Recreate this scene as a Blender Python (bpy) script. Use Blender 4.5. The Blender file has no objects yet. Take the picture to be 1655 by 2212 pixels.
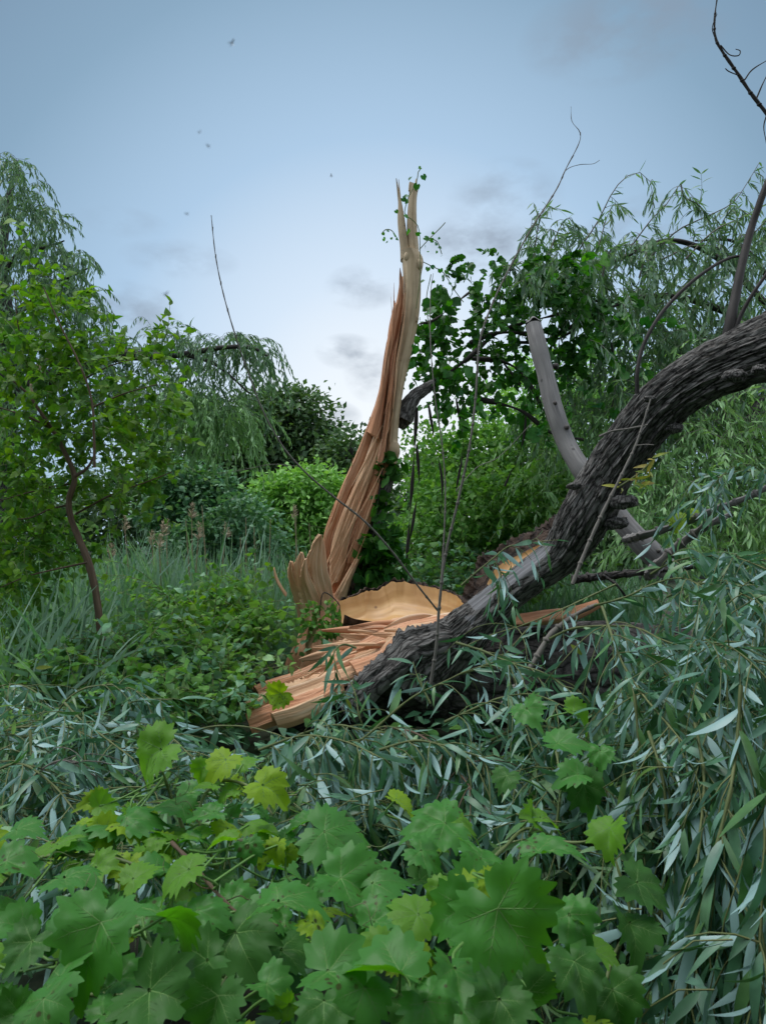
import bpy, math, random
import numpy as np
from math import radians, sin, cos, pi
from mathutils import Vector

random.seed(7)
RNG = np.random.default_rng(11)
scene = bpy.context.scene
COL = scene.collection

# ------------------------------------------------------------------ camera
CAM_H, PITCH, FPX = 1.6, radians(2.5), 1609.0      # FPX: focal length in units where the picture is 1655 x 2212
cam_data = bpy.data.cameras.new("camera")
cam = bpy.data.objects.new("camera", cam_data)
COL.objects.link(cam)
cam.location = (0, 0, CAM_H)
cam.rotation_euler = (pi / 2 + PITCH, 0, 0)
cam_data.sensor_fit = 'VERTICAL'
cam_data.sensor_height = 36.0
cam_data.lens = 36.0 * FPX / 2212.0
cam_data.clip_start = 0.05
cam_data.clip_end = 3000
cam_data.dof.use_dof = True
cam_data.dof.focus_distance = 6.0
cam_data.dof.aperture_fstop = 13.0
scene.camera = cam

# ------------------------------------------------------------------ sky, sun, exposure
SUN_EL, SUN_ROT = radians(72), radians(295)
scene.view_settings.view_transform = 'Standard'
scene.view_settings.look = 'None'
scene.view_settings.exposure = 0.50
scene.view_settings.gamma = 1.0
world = bpy.data.worlds.new("World")
scene.world = world
world.use_nodes = True


def pix_dir(px, py):
    f = np.array((0, cos(PITCH), sin(PITCH)))
    u = np.array((0, -sin(PITCH), cos(PITCH)))
    d = f + (px - 827.5) / FPX * np.array((1.0, 0, 0)) + (1106 - py) / FPX * u
    return d / np.linalg.norm(d)


def build_world():
    nt = world.node_tree
    N, L = nt.nodes, nt.links
    N.clear()
    out = N.new('ShaderNodeOutputWorld')
    bg = N.new('ShaderNodeBackground')
    bg.inputs['Strength'].default_value = 0.1
    L.new(bg.outputs[0], out.inputs[0])
    sky = N.new('ShaderNodeTexSky')
    sky.sky_type = 'NISHITA'
    sky.sun_disc = False
    sky.sun_elevation = SUN_EL
    sky.sun_rotation = SUN_ROT
    tc = N.new('ShaderNodeTexCoord')

    def math_(op, a, b=None, clamp=False):
        n = N.new('ShaderNodeMath'); n.operation = op; n.use_clamp = clamp
        for i, v in enumerate((a, b)):
            if v is None: continue
            if isinstance(v, (int, float)): n.inputs[i].default_value = v
            else: L.new(v, n.inputs[i])
        return n.outputs[0]

    def dot(vec, v):
        n = N.new('ShaderNodeVectorMath'); n.operation = 'DOT_PRODUCT'
        L.new(vec, n.inputs[0]); n.inputs[1].default_value = tuple(v)
        return n.outputs['Value']
    V = tc.outputs['Generated']
    # twilight glow low over the far trees; the sky darkens away from it and brightens again overhead
    g = dot(V, pix_dir(830, 960))
    ramp = N.new('ShaderNodeValToRGB')
    cr = ramp.color_ramp
    stops = SKY_STOPS
    while len(cr.elements) < len(stops): cr.elements.new(0.5)
    for e, (p, c) in zip(cr.elements, stops):
        e.position = p; e.color = (*c, 1)
    L.new(math_('MULTIPLY_ADD', g, 0.5), ramp.inputs[0])
    ramp.inputs[0].links[0].from_node.inputs[2].default_value = 0.5
    sc = N.new('ShaderNodeVectorMath'); sc.operation = 'SCALE'
    L.new(ramp.outputs[0], sc.inputs[0]); sc.inputs['Scale'].default_value = 10.0
    mix = N.new('ShaderNodeMixRGB'); mix.inputs[0].default_value = 0.9
    L.new(sky.outputs[0], mix.inputs[1]); L.new(sc.outputs[0], mix.inputs[2])
    col = mix.outputs[0]
    # thin grey twilight clouds
    nz = N.new('ShaderNodeTexNoise'); nz.inputs['Scale'].default_value = 14.0
    nz.inputs['Detail'].default_value = 7.0; nz.inputs['Roughness'].default_value = 0.55
    mp = N.new('ShaderNodeMapping'); mp.inputs['Scale'].default_value = (1, 1, 1.9)
    mp.inputs['Location'].default_value = (0.3, 0.1, 0.55)
    L.new(V, mp.inputs[0]); L.new(mp.outputs[0], nz.inputs['Vector'])
    total = None
    for px, py, rx, ry, s in CLOUDS:
        d = pix_dir(px, py)
        r = np.cross(d, (0, 0, 1)); r /= np.linalg.norm(r); u = np.cross(r, d)
        a = math_('MULTIPLY', dot(V, r), FPX / rx)
        b = math_('MULTIPLY', dot(V, u), FPX / ry)
        q = math_('ADD', math_('MULTIPLY', a, a), math_('MULTIPLY', b, b))
        m = math_('MULTIPLY', math_('SUBTRACT', 1.0, q, True), s)
        total = m if total is None else math_('MAXIMUM', total, m)
    front = math_('GREATER_THAN', g, 0.2)
    total = math_('MULTIPLY', total, front)
    nzr = N.new('ShaderNodeMapRange')
    L.new(nz.outputs['Fac'], nzr.inputs[0])
    nzr.inputs[1].default_value = 0.38; nzr.inputs[2].default_value = 0.62
    fac = math_('MULTIPLY', nzr.outputs[0], total, True)
    cm = N.new('ShaderNodeMixRGB')
    L.new(fac, cm.inputs[0]); L.new(col, cm.inputs[1]); cm.inputs[2].default_value = (1.9, 2.28, 2.85, 1)
    L.new(cm.outputs[0], bg.inputs[0])


K_ = 2 ** -0.50
SKY_STOPS = [(0.0, (0.28, 0.31, 0.36)), (0.36, (0.70, 0.78, 0.88)), (0.55, (1.65, 1.78, 1.92)), (0.72, (0.16, 0.25, 0.35)), (0.84, (0.145 * K_, 0.228 * K_, 0.325 * K_)), (0.88, (0.175 * K_, 0.275 * K_, 0.385 * K_)),
             (0.925, (0.255 * K_, 0.402 * K_, 0.54 * K_)), (0.965, (0.445 * K_, 0.628 * K_, 0.825 * K_)), (0.988, (0.72 * K_, 0.85 * K_, 0.99 * K_)), (1.0, (0.98 * K_, 1.02 * K_, 1.05 * K_))]
CLOUDS = [(1350, 62, 190, 90, .6), (1090, 430, 120, 80, .55), (1040, 545, 150, 90, .75), (1390, 500, 120, 70, .6), (780, 622, 80, 50, .6),
          (750, 760, 70, 40, .7), (800, 800, 60, 70, .6), (280, 690, 110, 80, .65), (725, 900, 60, 36, .6), (390, 560, 120, 40, .4), (270, 480, 90, 30, .25)]
build_world()
sun_d = bpy.data.lights.new("sun", 'SUN')
sun_d.energy = 1.5
sun_d.angle = radians(35)
sun_d.color = (1.0, 0.97, 0.92)
sun = bpy.data.objects.new("sun", sun_d)
COL.objects.link(sun)
sun.rotation_euler = Vector((sin(SUN_ROT) * cos(SUN_EL), cos(SUN_ROT) * cos(SUN_EL), sin(SUN_EL))).to_track_quat('Z', 'Y').to_euler()
scene.cycles.max_bounces = 6
scene.cycles.transparent_max_bounces = 4
scene.cycles.use_denoising = True

# ------------------------------------------------------------------ helpers
CAM = np.array((0, 0, CAM_H))
FW = np.array((0, cos(PITCH), sin(PITCH))); UP = np.array((0, -sin(PITCH), cos(PITCH))); RT = np.array((1.0, 0, 0))
ZUP = np.array((0, 0, 1.0))


def P(px, py, Z):
    return CAM + Z * (FW + (px - 827.5) / FPX * RT + (1106 - py) / FPX * UP)


def PP(pts, Z=None):
    return np.array([P(p[0], p[1], p[2] if len(p) > 2 else Z) for p in pts])


def nrm(v):
    return v / (np.linalg.norm(v, axis=-1, keepdims=True) + 1e-9)


def hash3(i, j, k):
    h = (i * 374761393 + j * 668265263 + k * 2147483647) & 0xffffffff
    h = ((h ^ (h >> 13)) * 1274126177) & 0xffffffff
    return ((h ^ (h >> 16)) & 0xffff) / 65535.0


def vnoise(p):
    p = np.asarray(p, float)
    i = np.floor(p).astype(np.int64); f = p - i
    f = f * f * (3 - 2 * f)
    x, y, z = i[..., 0], i[..., 1], i[..., 2]
    fx, fy, fz = f[..., 0], f[..., 1], f[..., 2]
    def c(a, b, d): return hash3(x + a, y + b, z + d)
    a = c(0, 0, 0) * (1 - fx) + c(1, 0, 0) * fx
    b = c(0, 1, 0) * (1 - fx) + c(1, 1, 0) * fx
    d = c(0, 0, 1) * (1 - fx) + c(1, 0, 1) * fx
    e = c(0, 1, 1) * (1 - fx) + c(1, 1, 1) * fx
    return (a * (1 - fy) + b * fy) * (1 - fz) + (d * (1 - fy) + e * fy) * fz


def fbm(p, o=3):
    p = np.asarray(p, float); s = 0; a = 0.5
    for _ in range(o):
        s = s + a * vnoise(p); p = p * 2.03 + 17.3; a *= 0.5
    return s


def catmull(pts, n):
    """n points along a smooth curve through pts (k, d)."""
    pts = np.asarray(pts, float)
    k = len(pts)
    if k == 2:
        t = np.linspace(0, 1, n)[:, None]
        return pts[0] * (1 - t) + pts[1] * t
    q = np.vstack([2 * pts[0] - pts[1], pts, 2 * pts[-1] - pts[-2]])
    seg = np.linalg.norm(np.diff(pts[:, :3], axis=0), axis=1); cum = np.concatenate([[0], np.cumsum(seg)])
    s = np.linspace(0, cum[-1], n)
    i = np.clip(np.searchsorted(cum, s, side='right') - 1, 0, k - 2)
    t = ((s - cum[i]) / np.maximum(cum[i + 1] - cum[i], 1e-9))[:, None]
    a, b, c, d = q[i], q[i + 1], q[i + 2], q[i + 3]
    return 0.5 * (2 * b + (c - a) * t + (2 * a - 5 * b + 4 * c - d) * t ** 2 + (3 * b - a - 3 * c + d) * t ** 3)


class MB:
    """Collects vertices, faces, UVs and material slots and links them as one mesh object."""
    def __init__(s):
        s.v, s.f, s.u, s.m, s.n = [], [], [], [], 0

    def add(s, v, f, uv=None, mat=0):
        v = np.asarray(v, np.float64).reshape(-1, 3)
        fs = f if isinstance(f, list) else [f]
        for q in fs:
            q = np.asarray(q, np.int64)
            if len(q): s.f.append(q + s.n); s.m.append(np.full(len(q), mat, np.int32))
        s.v.append(v); s.u.append(np.zeros((len(v), 2)) if uv is None else np.asarray(uv, float).reshape(-1, 2))
        s.n += len(v)

    def build(s, name, mats, parent=None, smooth=True, loc=None):
        mats = mats if isinstance(mats, (list, tuple)) else [mats]
        me = bpy.data.meshes.new(name)
        V = np.vstack(s.v); U = np.vstack(s.u)
        org = np.zeros(3)
        if parent is not None: org = np.array(WORLD_AT.get(parent.name, (0, 0, 0)))
        elif loc is not None: org = np.array(loc)
        V = V - org
        loops = np.concatenate([q.ravel() for q in s.f])
        tot = np.concatenate([np.full(len(q), q.shape[1], np.int32) for q in s.f])
        mi = np.concatenate(s.m)
        me.vertices.add(len(V)); me.vertices.foreach_set('co', V.ravel().astype(np.float32))
        me.loops.add(len(loops)); me.loops.foreach_set('vertex_index', loops.astype(np.int32))
        me.polygons.add(len(tot))
        st = np.concatenate([[0], np.cumsum(tot)[:-1]]).astype(np.int32)
        me.polygons.foreach_set('loop_start', st)
        me.polygons.foreach_set('loop_total', tot)
        me.polygons.foreach_set('material_index', mi)
        me.polygons.foreach_set('use_smooth', np.full(len(tot), smooth))
        uvl = me.uv_layers.new(name='UVMap')
        uvl.data.foreach_set('uv', U[loops].ravel().astype(np.float32))
        for m in mats: me.materials.append(m)
        me.update(calc_edges=True)
        o = bpy.data.objects.new(name, me)
        COL.objects.link(o)
        if parent is not None: o.parent = parent
        elif loc is not None: o.location = loc
        if loc is not None and parent is None: WORLD_AT[o.name] = tuple(loc)
        return o


WORLD_AT = {}


def tag(o, label=None, cat=None, group=None, kind=None):
    if label: o['label'] = label
    if cat: o['category'] = cat
    if group: o['group'] = group
    if kind: o['kind'] = kind
    return o


def thing(name, label, cat, loc, group=None):
    o = bpy.data.objects.new(name, None)
    o.empty_display_size = 0.2
    COL.objects.link(o)
    o.location = tuple(loc)
    WORLD_AT[o.name] = tuple(loc)
    return tag(o, label, cat, group)


def frames(pts):
    T = nrm(np.gradient(pts, axis=0))
    n0 = np.cross(T[0], (0.13, 0.97, 0.2))
    if np.linalg.norm(n0) < .1: n0 = np.cross(T[0], (1, 0, 0))
    N = np.zeros_like(T); n0 = nrm(n0); N[0] = n0
    for i in range(1, len(T)):
        v = N[i - 1] - T[i] * np.dot(N[i - 1], T[i]); N[i] = nrm(v)
    return T, N, np.cross(T, N)


def grid_faces(r, c, off=0):
    i = np.arange(r - 1)[:, None] * c + np.arange(c - 1)[None, :]
    i = i.ravel() + off
    return np.stack([i, i + 1, i + c + 1, i + c], 1)


def tube(mb, pts, rad, n=8, rings=None, disp=None, mat=0, cap=True, arc=None, grow=1.0, fmat=None):
    """A tapered tube through pts; disp(points, theta, s) gives metres added to the radius; arc limits it to an open shell."""
    pts = np.asarray(pts, float); rad = np.asarray(rad, float)
    if rad.ndim == 0: rad = np.full(len(pts), float(rad))
    rings = rings or max(4, 4 * len(pts))
    q = catmull(np.hstack([pts, rad[:, None]]), rings)
    c, r = q[:, :3], np.maximum(q[:, 3], 1e-4) * grow
    T, N, B = frames(c)
    s = np.concatenate([[0], np.cumsum(np.linalg.norm(np.diff(c, axis=0), axis=1))])
    a0, a1 = arc if arc else (0, 2 * pi)
    th = np.linspace(a0, a1, n + 1)
    dirs = np.cos(th)[None, :, None] * N[:, None, :] + np.sin(th)[None, :, None] * B[:, None, :]
    base = c[:, None, :] + dirs * r[:, None, None]
    if disp is not None:
        base = base + dirs * disp(base, th[None, :] + 0 * s[:, None], s[:, None] + 0 * th[None, :])[..., None]
    if arc is None: base[:, -1] = base[:, 0]
    U = np.stack([np.broadcast_to(th[None, :] / (2 * pi) * 2 * pi * np.mean(r), (rings, n + 1)), np.broadcast_to(s[:, None], (rings, n + 1))], -1)
    f = grid_faces(rings, n + 1)
    mb.add(base.reshape(-1, 3), f, U.reshape(-1, 2), mat)
    if fmat is not None:
        mb.m[-1] = fmat(base, dirs, s).reshape(-1).astype(np.int32)
    if cap and arc is None:
        for k, sg in ((0, 1), (rings - 1, -1)):
            ring = base[k, :-1]
            v = np.vstack([ring, c[k] + (base[k, :-1].mean(0) - c[k])])
            ii = np.arange(n)
            ff = np.stack([ii, (ii + 1) % n, np.full(n, n)], 1)
            if sg > 0: ff = ff[:, ::-1]
            mb.add(v, ff, np.zeros((n + 1, 2)), mat)
    return c, r


def multi_tube(mb, paths, r0, r1, n=4, mat=0):
    """Thin tapered tubes for many paths of equal step count (N, S, 3)."""
    paths = np.asarray(paths, float)
    K, S, _ = paths.shape
    T = nrm(np.gradient(paths, axis=1))
    ref = np.where(np.abs(T[..., 2:3]) > .9, np.array((1.0, 0, 0)), ZUP)
    A = nrm(np.cross(T, ref)); B = np.cross(T, A)
    th = np.arange(n) / n * 2 * pi
    t = np.linspace(0, 1, S)
    r0 = np.broadcast_to(np.asarray(r0, float).reshape(-1, 1), (K, 1)); r1 = np.broadcast_to(np.asarray(r1, float).reshape(-1, 1), (K, 1))
    r = r0 * (1 - t) + r1 * t
    v = paths[:, :, None, :] + r[:, :, None, None] * (np.cos(th)[:, None] * A[:, :, None, :] + np.sin(th)[:, None] * B[:, :, None, :])
    i = np.arange(S - 1)[:, None] * n; j = np.arange(n)[None, :]
    f = np.stack([i + j, i + (j + 1) % n, i + n + (j + 1) % n, i + n + j], -1).reshape(-1, 4)
    f = (np.arange(K)[:, None, None] * S * n + f[None]).reshape(-1, 4)
    uv = np.stack(np.broadcast_arrays(th[None, None, :] * .02, (t * 1.0)[None, :, None] + np.zeros((K, 1, 1))), -1)
    mb.add(v.reshape(-1, 3), f, uv.reshape(-1, 2), mat)


def lance(nseg=3, w=.09, fold=.25, cols=3):
    y = np.linspace(0, 1, nseg + 1)
    h = w * np.sin(pi * y ** .82) ** .85; h[-1] = 0.004; h[0] = .006
    if cols == 3:
        v = np.stack([np.stack([-h, y, np.abs(h) * fold], -1), np.stack([0 * h, y, 0 * h], -1), np.stack([h, y, np.abs(h) * fold], -1)], 1).reshape(-1, 3)
        return v, grid_faces(nseg + 1, 3)
    v = np.stack([np.stack([-h, y, 0 * h], -1), np.stack([h, y, 0 * h], -1)], 1).reshape(-1, 3)
    return v, grid_faces(nseg + 1, 2)


def ovate(nseg=3, w=.32):
    y = np.linspace(0, 1, nseg + 1)
    h = w * np.sin(pi * y ** .7); h[0] = .03; h[-1] = .01
    v = np.stack([np.stack([-h, y, h * .3], -1), np.stack([h, y, h * .3], -1)], 1).reshape(-1, 3)
    return v, grid_faces(nseg + 1, 2)


DIAMOND = (np.array([(0, 0, 0), (.32, .42, .05), (0, 1, 0), (-.32, .42, .05)], float), np.array([(0, 1, 2, 3)]))
THIN = (np.array([(0, 0, 0), (.085, .45, .02), (0, 1, 0), (-.085, .45, .02)], float), np.array([(0, 1, 2, 3)]))


def grape_outline(th):
    """radius of a grape leaf at angle th from the tip, seen from the petiole joint (tip = 1)."""
    a = np.abs((th + pi) % (2 * pi) - pi)
    xs = np.radians([0, 9, 22, 34, 50, 64, 80, 106, 128, 150, 168, 180])
    rs = [1.10, .94, .83, .80, .87, .77, .71, .72, .66, .56, .42, .12]
    return np.interp(a, xs, rs)


def grape_simple():
    th = np.radians([0, 27, 52, 80, 108, 150, 180, 210, 252, 280, 308, 333])
    r = grape_outline(th)
    v = np.stack([r * np.sin(th), r * np.cos(th), .12 * r * np.abs(np.sin(th * 1.5))], -1)
    v = np.vstack([v, (0, 0, 0)])
    n = len(th); i = np.arange(n)
    return v, np.stack([np.full(n, n), (i + 1) % n, i], 1)


def scatter(mb, tmpl, pos, dirs, nor, size, wid=1.0, droop=None, mat=0):
    """Copies of a leaf shape: x across, y along dirs, z along nor."""
    T, F = tmpl
    pos = np.asarray(pos, float); K = len(pos)
    if K == 0: return
    D = nrm(np.asarray(dirs, float)); Nn = np.asarray(nor, float)
    Nn = nrm(Nn - D * np.sum(Nn * D, -1, keepdims=True)); S = np.cross(D, Nn)
    size = np.broadcast_to(np.asarray(size, float).reshape(-1), (K,)); wid = np.broadcast_to(np.asarray(wid, float).reshape(-1), (K,))
    z = np.broadcast_to(T[:, 2][None, :], (K, len(T)))
    if droop is not None:
        z = z - np.broadcast_to(np.asarray(droop, float).reshape(-1, 1), (K, 1)) * (T[:, 1] ** 2)[None, :]
    v = pos[:, None, :] + size[:, None, None] * ((T[:, 0][None, :] * wid[:, None])[..., None] * S[:, None, :] + T[:, 1][None, :, None] * D[:, None, :] + z[..., None] * Nn[:, None, :])
    fl = F if isinstance(F, list) else [F]
    out = []
    for q in fl:
        out.append((np.arange(K)[:, None, None] * len(T) + q[None]).reshape(-1, q.shape[1]))
    uv = np.broadcast_to(T[None, :, :2], (K, len(T), 2))
    mb.add(v.reshape(-1, 3), out, uv.reshape(-1, 2), mat)


def rnd_dir(n, rng=RNG):
    v = rng.normal(size=(n, 3)); return nrm(v)


def grow(start, dirs, length, steps, grav=.15, wob=.1, rng=RNG):
    start = np.asarray(start, float); d = nrm(np.asarray(dirs, float)); K = len(start)
    L = np.broadcast_to(np.asarray(length, float).reshape(-1), (K,)) / steps
    g = np.broadcast_to(np.asarray(grav, float).reshape(-1), (K,))
    out = [start]
    for _ in range(steps):
        d = nrm(d - g[:, None] * ZUP + rng.normal(size=(K, 3)) * wob)
        out.append(out[-1] + d * L[:, None])
    return np.stack(out, 1)


def leaves_on(mb, paths, per, size, tmpl, spread=.7, hang=.3, t0=.05, t1=1.0, jit=.2, mat=0, up=1.0, droop=.15, wid=1.0, rng=RNG, alt=True):
    """Leaves set along every path, alternating sides, angled forward and pulled down."""
    paths = np.asarray(paths, float); K, S, _ = paths.shape
    t = np.linspace(t0, t1, per)[None, :] + rng.normal(size=(K, per)) * .3 / per
    t = np.clip(t, 0, .999) * (S - 1)
    i = t.astype(int); f = (t - i)[..., None]
    kk = np.arange(K)[:, None]
    a, b = paths[kk, i], paths[kk, i + 1]
    pos = (a + (b - a) * f).reshape(-1, 3); tan = nrm(b - a).reshape(-1, 3)
    ref = nrm(np.cross(tan, ZUP) + 1e-4)
    oth = np.cross(ref, tan)
    n = len(pos)
    if alt:
        ang = np.where(np.tile(np.arange(per) % 2, K) == 0, 0, pi) + rng.normal(size=n) * .7
    else:
        ang = rng.uniform(0, 2 * pi, n)
    side = np.cos(ang)[:, None] * ref + np.sin(ang)[:, None] * oth
    sp = spread * (1 + rng.normal(size=(n, 1)) * .25)
    d = tan * np.cos(sp) + side * np.sin(sp) - hang * ZUP * (1 + rng.normal(size=(n, 1)) * .3) + rng.normal(size=(n, 3)) * jit
    nor = up * ZUP + rng.normal(size=(n, 3)) * .55
    sz = size * (1 + rng.normal(size=n) * .2).clip(.4, 1.5)
    scatter(mb, tmpl, pos, d, nor, sz, wid * (1 + rng.normal(size=n) * .15).clip(.6, 1.4), droop * rng.uniform(-.4, 1.6, n), mat)


def in_ell(n, c, r, rng=RNG, shell=.0):
    v = rnd_dir(n, rng); q = rng.uniform(shell, 1, n) ** (1 / 3)
    return np.asarray(c) + v * q[:, None] * np.asarray(r)


def loft(mb, L, R, dep, n=20, rings=40, ridge=.0, freq=6, mat=0, seed=0.0, jag=0.0):
    """A plank of split wood between a left and a right edge line (k,3); dep = thickness in metres; ridges run with the grain."""
    L = catmull(L, rings); R = catmull(R, rings); dep = np.interp(np.linspace(0, 1, rings), np.linspace(0, 1, len(np.atleast_1d(dep))), np.atleast_1d(dep))
    C = (L + R) / 2; W = (R - L) / 2
    T = nrm(np.gradient(C, axis=0)); Q = nrm(np.cross(T, W))
    view = C - CAM
    Q = np.where((np.sum(Q * view, -1) > 0)[:, None], -Q, Q)
    th = np.linspace(0, 2 * pi, n + 1)
    s = np.concatenate([[0], np.cumsum(np.linalg.norm(np.diff(C, axis=0), axis=1))])
    cx, sx = np.cos(th), np.sin(th)
    sq = np.sign(sx) * np.abs(sx) ** .7
    v = C[:, None] + W[:, None] * cx[None, :, None] + Q[:, None] * (dep[:, None] / 2 * sq[None, :])[..., None]
    if ridge:
        u = np.stack(np.broadcast_arrays(cx[None, :] * freq + seed, np.sign(sx)[None, :] * 3 + seed, s[:, None] * 1.3 + seed), -1)
        h = np.abs(fbm(u, 3) - .44) * 2 - .2
        u2 = np.stack(np.broadcast_arrays(cx[None, :] * freq * 3 + seed, np.sign(sx)[None, :] * 3, s[:, None] * 2.2), -1)
        h = h + .5 * (vnoise(u2) - .5)
        v = v + Q[:, None] * (np.abs(sx)[None, :] * h * ridge)[..., None] * np.sign(sx)[None, :, None]
    v[:, -1] = v[:, 0]
    wl = np.linalg.norm(W, axis=1).mean()
    uv = np.stack(np.broadcast_arrays((th * wl * .7)[None, :] + seed, s[:, None] + seed), -1)
    mb.add(v.reshape(-1, 3), grid_faces(rings, n + 1), uv.reshape(-1, 2), mat)
    for k in (0, rings - 1):
        ring = v[k, :-1]; i = np.arange(n)
        mb.add(np.vstack([ring, ring.mean(0)]), np.stack([i, (i + 1) % n, np.full(n, n)], 1), np.tile(uv[k, 0], (n + 1, 1)), mat)


def sheet(mb, A, B, thick=.015, m=40, k=14, bulge=0.0, jag=0.0, mat=0, mat_back=None, seed=0, rough=.0, away=True):
    """A curved shell between two edge lines, with real thickness; bulge pushes the middle away from the camera."""
    A = catmull(A, m); B = catmull(B, m)
    if jag:
        w = (fbm(np.stack([np.arange(m) * .45 + seed, np.zeros(m) + seed, np.zeros(m)], -1), 3) - .44) * 2
        A2 = A + (A - B) * (w * jag)[:, None]
    else:
        A2 = A
    t = np.linspace(0, 1, k)
    G = A[:, None] * (1 - t)[None, :, None] + B[:, None] * t[None, :, None] + (A2 - A)[:, None] * ((1 - t) ** 5)[None, :, None]
    C = G.reshape(-1, 3)
    Nn = nrm(np.cross(np.gradient(G, axis=0), np.gradient(G, axis=1)))
    Nn = np.where((np.sum(Nn * (G - CAM), -1) < 0)[..., None], -Nn, Nn)
    G = G + Nn * (bulge * 4 * t * (1 - t))[None, :, None]
    if rough:
        uu = np.broadcast_to((t * np.linalg.norm(A - B, axis=1).mean())[None, :], (m, k)); vv = np.broadcast_to(np.linspace(0, np.linalg.norm(A[-1] - A[0]), m)[:, None], (m, k))
        G = G + Nn * ((fbm(np.stack([uu * 22 + seed, vv * 2.2 + seed, 0 * uu], -1), 3) - .44) * rough)[..., None]
    back = G + Nn * thick
    uv = np.stack(np.broadcast_arrays((t * np.linalg.norm(A - B, axis=1).mean())[None, :], np.linspace(0, np.linalg.norm(A[-1] - A[0]), m)[:, None]), -1).reshape(-1, 2)
    f = grid_faces(m, k)
    mb.add(G.reshape(-1, 3), f, uv, mat)
    mb.add(back.reshape(-1, 3), f[:, ::-1], uv, mat if mat_back is None else mat_back)
    idx = np.arange(m * k).reshape(m, k)
    loop = np.concatenate([idx[0, :], idx[1:, -1], idx[-1, -2::-1], idx[-2:0:-1, 0]])
    v = np.vstack([G.reshape(-1, 3)[loop], back.reshape(-1, 3)[loop]]); n = len(loop); i = np.arange(n)
    mb.add(v, np.stack([i, (i + 1) % n, n + (i + 1) % n, n + i], 1), np.vstack([uv[loop], uv[loop]]), mat if mat_back is None else mat_back)

# ------------------------------------------------------------------ materials
def new_mat(name):
    m = bpy.data.materials.new(name); m.use_nodes = True
    nt = m.node_tree; nt.nodes.clear()
    return m, nt.nodes, nt.links


def ramp_node(N, stops):
    r = N.new('ShaderNodeValToRGB'); e = r.color_ramp.elements
    while len(e) < len(stops): e.new(.5)
    for x, (p, c) in zip(e, stops): x.position = p; x.color = (*c, 1)
    return r


def leaf_mat(name, cols, back, rough=.42, trans=.25, spec=.45, tcol=None, spots=0):
    m, N, L = new_mat(name)
    out = N.new('ShaderNodeOutputMaterial'); geo = N.new('ShaderNodeNewGeometry')
    k = len(cols)
    r = ramp_node(N, [((i + .5) / k, c) for i, c in enumerate(cols)])
    L.new(geo.outputs['Random Per Island'], r.inputs[0])
    nz = N.new('ShaderNodeTexNoise'); nz.inputs['Scale'].default_value = 22; nz.inputs['Detail'].default_value = 3
    tc = N.new('ShaderNodeTexCoord'); L.new(tc.outputs['Object'], nz.inputs['Vector'])
    mr = N.new('ShaderNodeMapRange'); L.new(nz.outputs['Fac'], mr.inputs[0]); mr.inputs[1].default_value = .3; mr.inputs[2].default_value = .7
    mr.inputs[3].default_value = .72; mr.inputs[4].default_value = 1.28
    mul = N.new('ShaderNodeVectorMath'); mul.operation = 'SCALE'; L.new(r.outputs[0], mul.inputs[0]); L.new(mr.outputs[0], mul.inputs['Scale'])
    if spots:   # leaf to leaf variety
        oi = N.new('ShaderNodeObjectInfo'); vr = ramp_node(N, [(0, (.55, .62, .75)), (.35, (.9, .92, 1.0)), (.7, (1.15, 1.1, .9)), (1, (1.75, 1.4, .7))]); L.new(oi.outputs['Random'], vr.inputs[0])
        m2 = N.new('ShaderNodeVectorMath'); m2.operation = 'MULTIPLY'; L.new(mul.outputs[0], m2.inputs[0]); L.new(vr.outputs[0], m2.inputs[1]); mul = m2
    mx = N.new('ShaderNodeMixRGB'); L.new(geo.outputs['Backfacing'], mx.inputs[0]); L.new(mul.outputs[0], mx.inputs[1]); mx.inputs[2].default_value = (*back, 1)
    if spots:
        vo = N.new('ShaderNodeTexVoronoi'); vo.inputs['Scale'].default_value = 70; L.new(tc.outputs['Object'], vo.inputs['Vector'])
        n2 = N.new('ShaderNodeTexNoise'); n2.inputs['Scale'].default_value = 9; L.new(tc.outputs['Object'], n2.inputs['Vector'])
        th = N.new('ShaderNodeMath'); th.operation = 'MULTIPLY_ADD'; L.new(n2.outputs['Fac'], th.inputs[0]); th.inputs[1].default_value = 1.3; th.inputs[2].default_value = -.62 + spots * .1
        lt = N.new('ShaderNodeMath'); lt.operation = 'LESS_THAN'; L.new(vo.outputs['Distance'], lt.inputs[0]); L.new(th.outputs[0], lt.inputs[1])
        ms = N.new('ShaderNodeMixRGB'); L.new(lt.outputs[0], ms.inputs[0]); L.new(mx.outputs[0], ms.inputs[1]); ms.inputs[2].default_value = (.05, .045, .015, 1); mx = ms
    p = N.new('ShaderNodeBsdfPrincipled'); L.new(mx.outputs[0], p.inputs['Base Color'])
    p.inputs['Roughness'].default_value = rough; p.inputs['Specular IOR Level'].default_value = spec
    t = N.new('ShaderNodeBsdfTranslucent')
    tm = N.new('ShaderNodeMixRGB'); tm.blend_type = 'MULTIPLY'; tm.inputs[0].default_value = 1
    L.new(mul.outputs[0], tm.inputs[1]); tm.inputs[2].default_value = (*(tcol or (1.5, 1.6, .6)), 1)
    L.new(tm.outputs[0], t.inputs[0])
    mix = N.new('ShaderNodeMixShader'); mix.inputs[0].default_value = trans
    L.new(p.outputs[0], mix.inputs[1]); L.new(t.outputs[0], mix.inputs[2]); L.new(mix.outputs[0], out.inputs[0])
    return m


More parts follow.
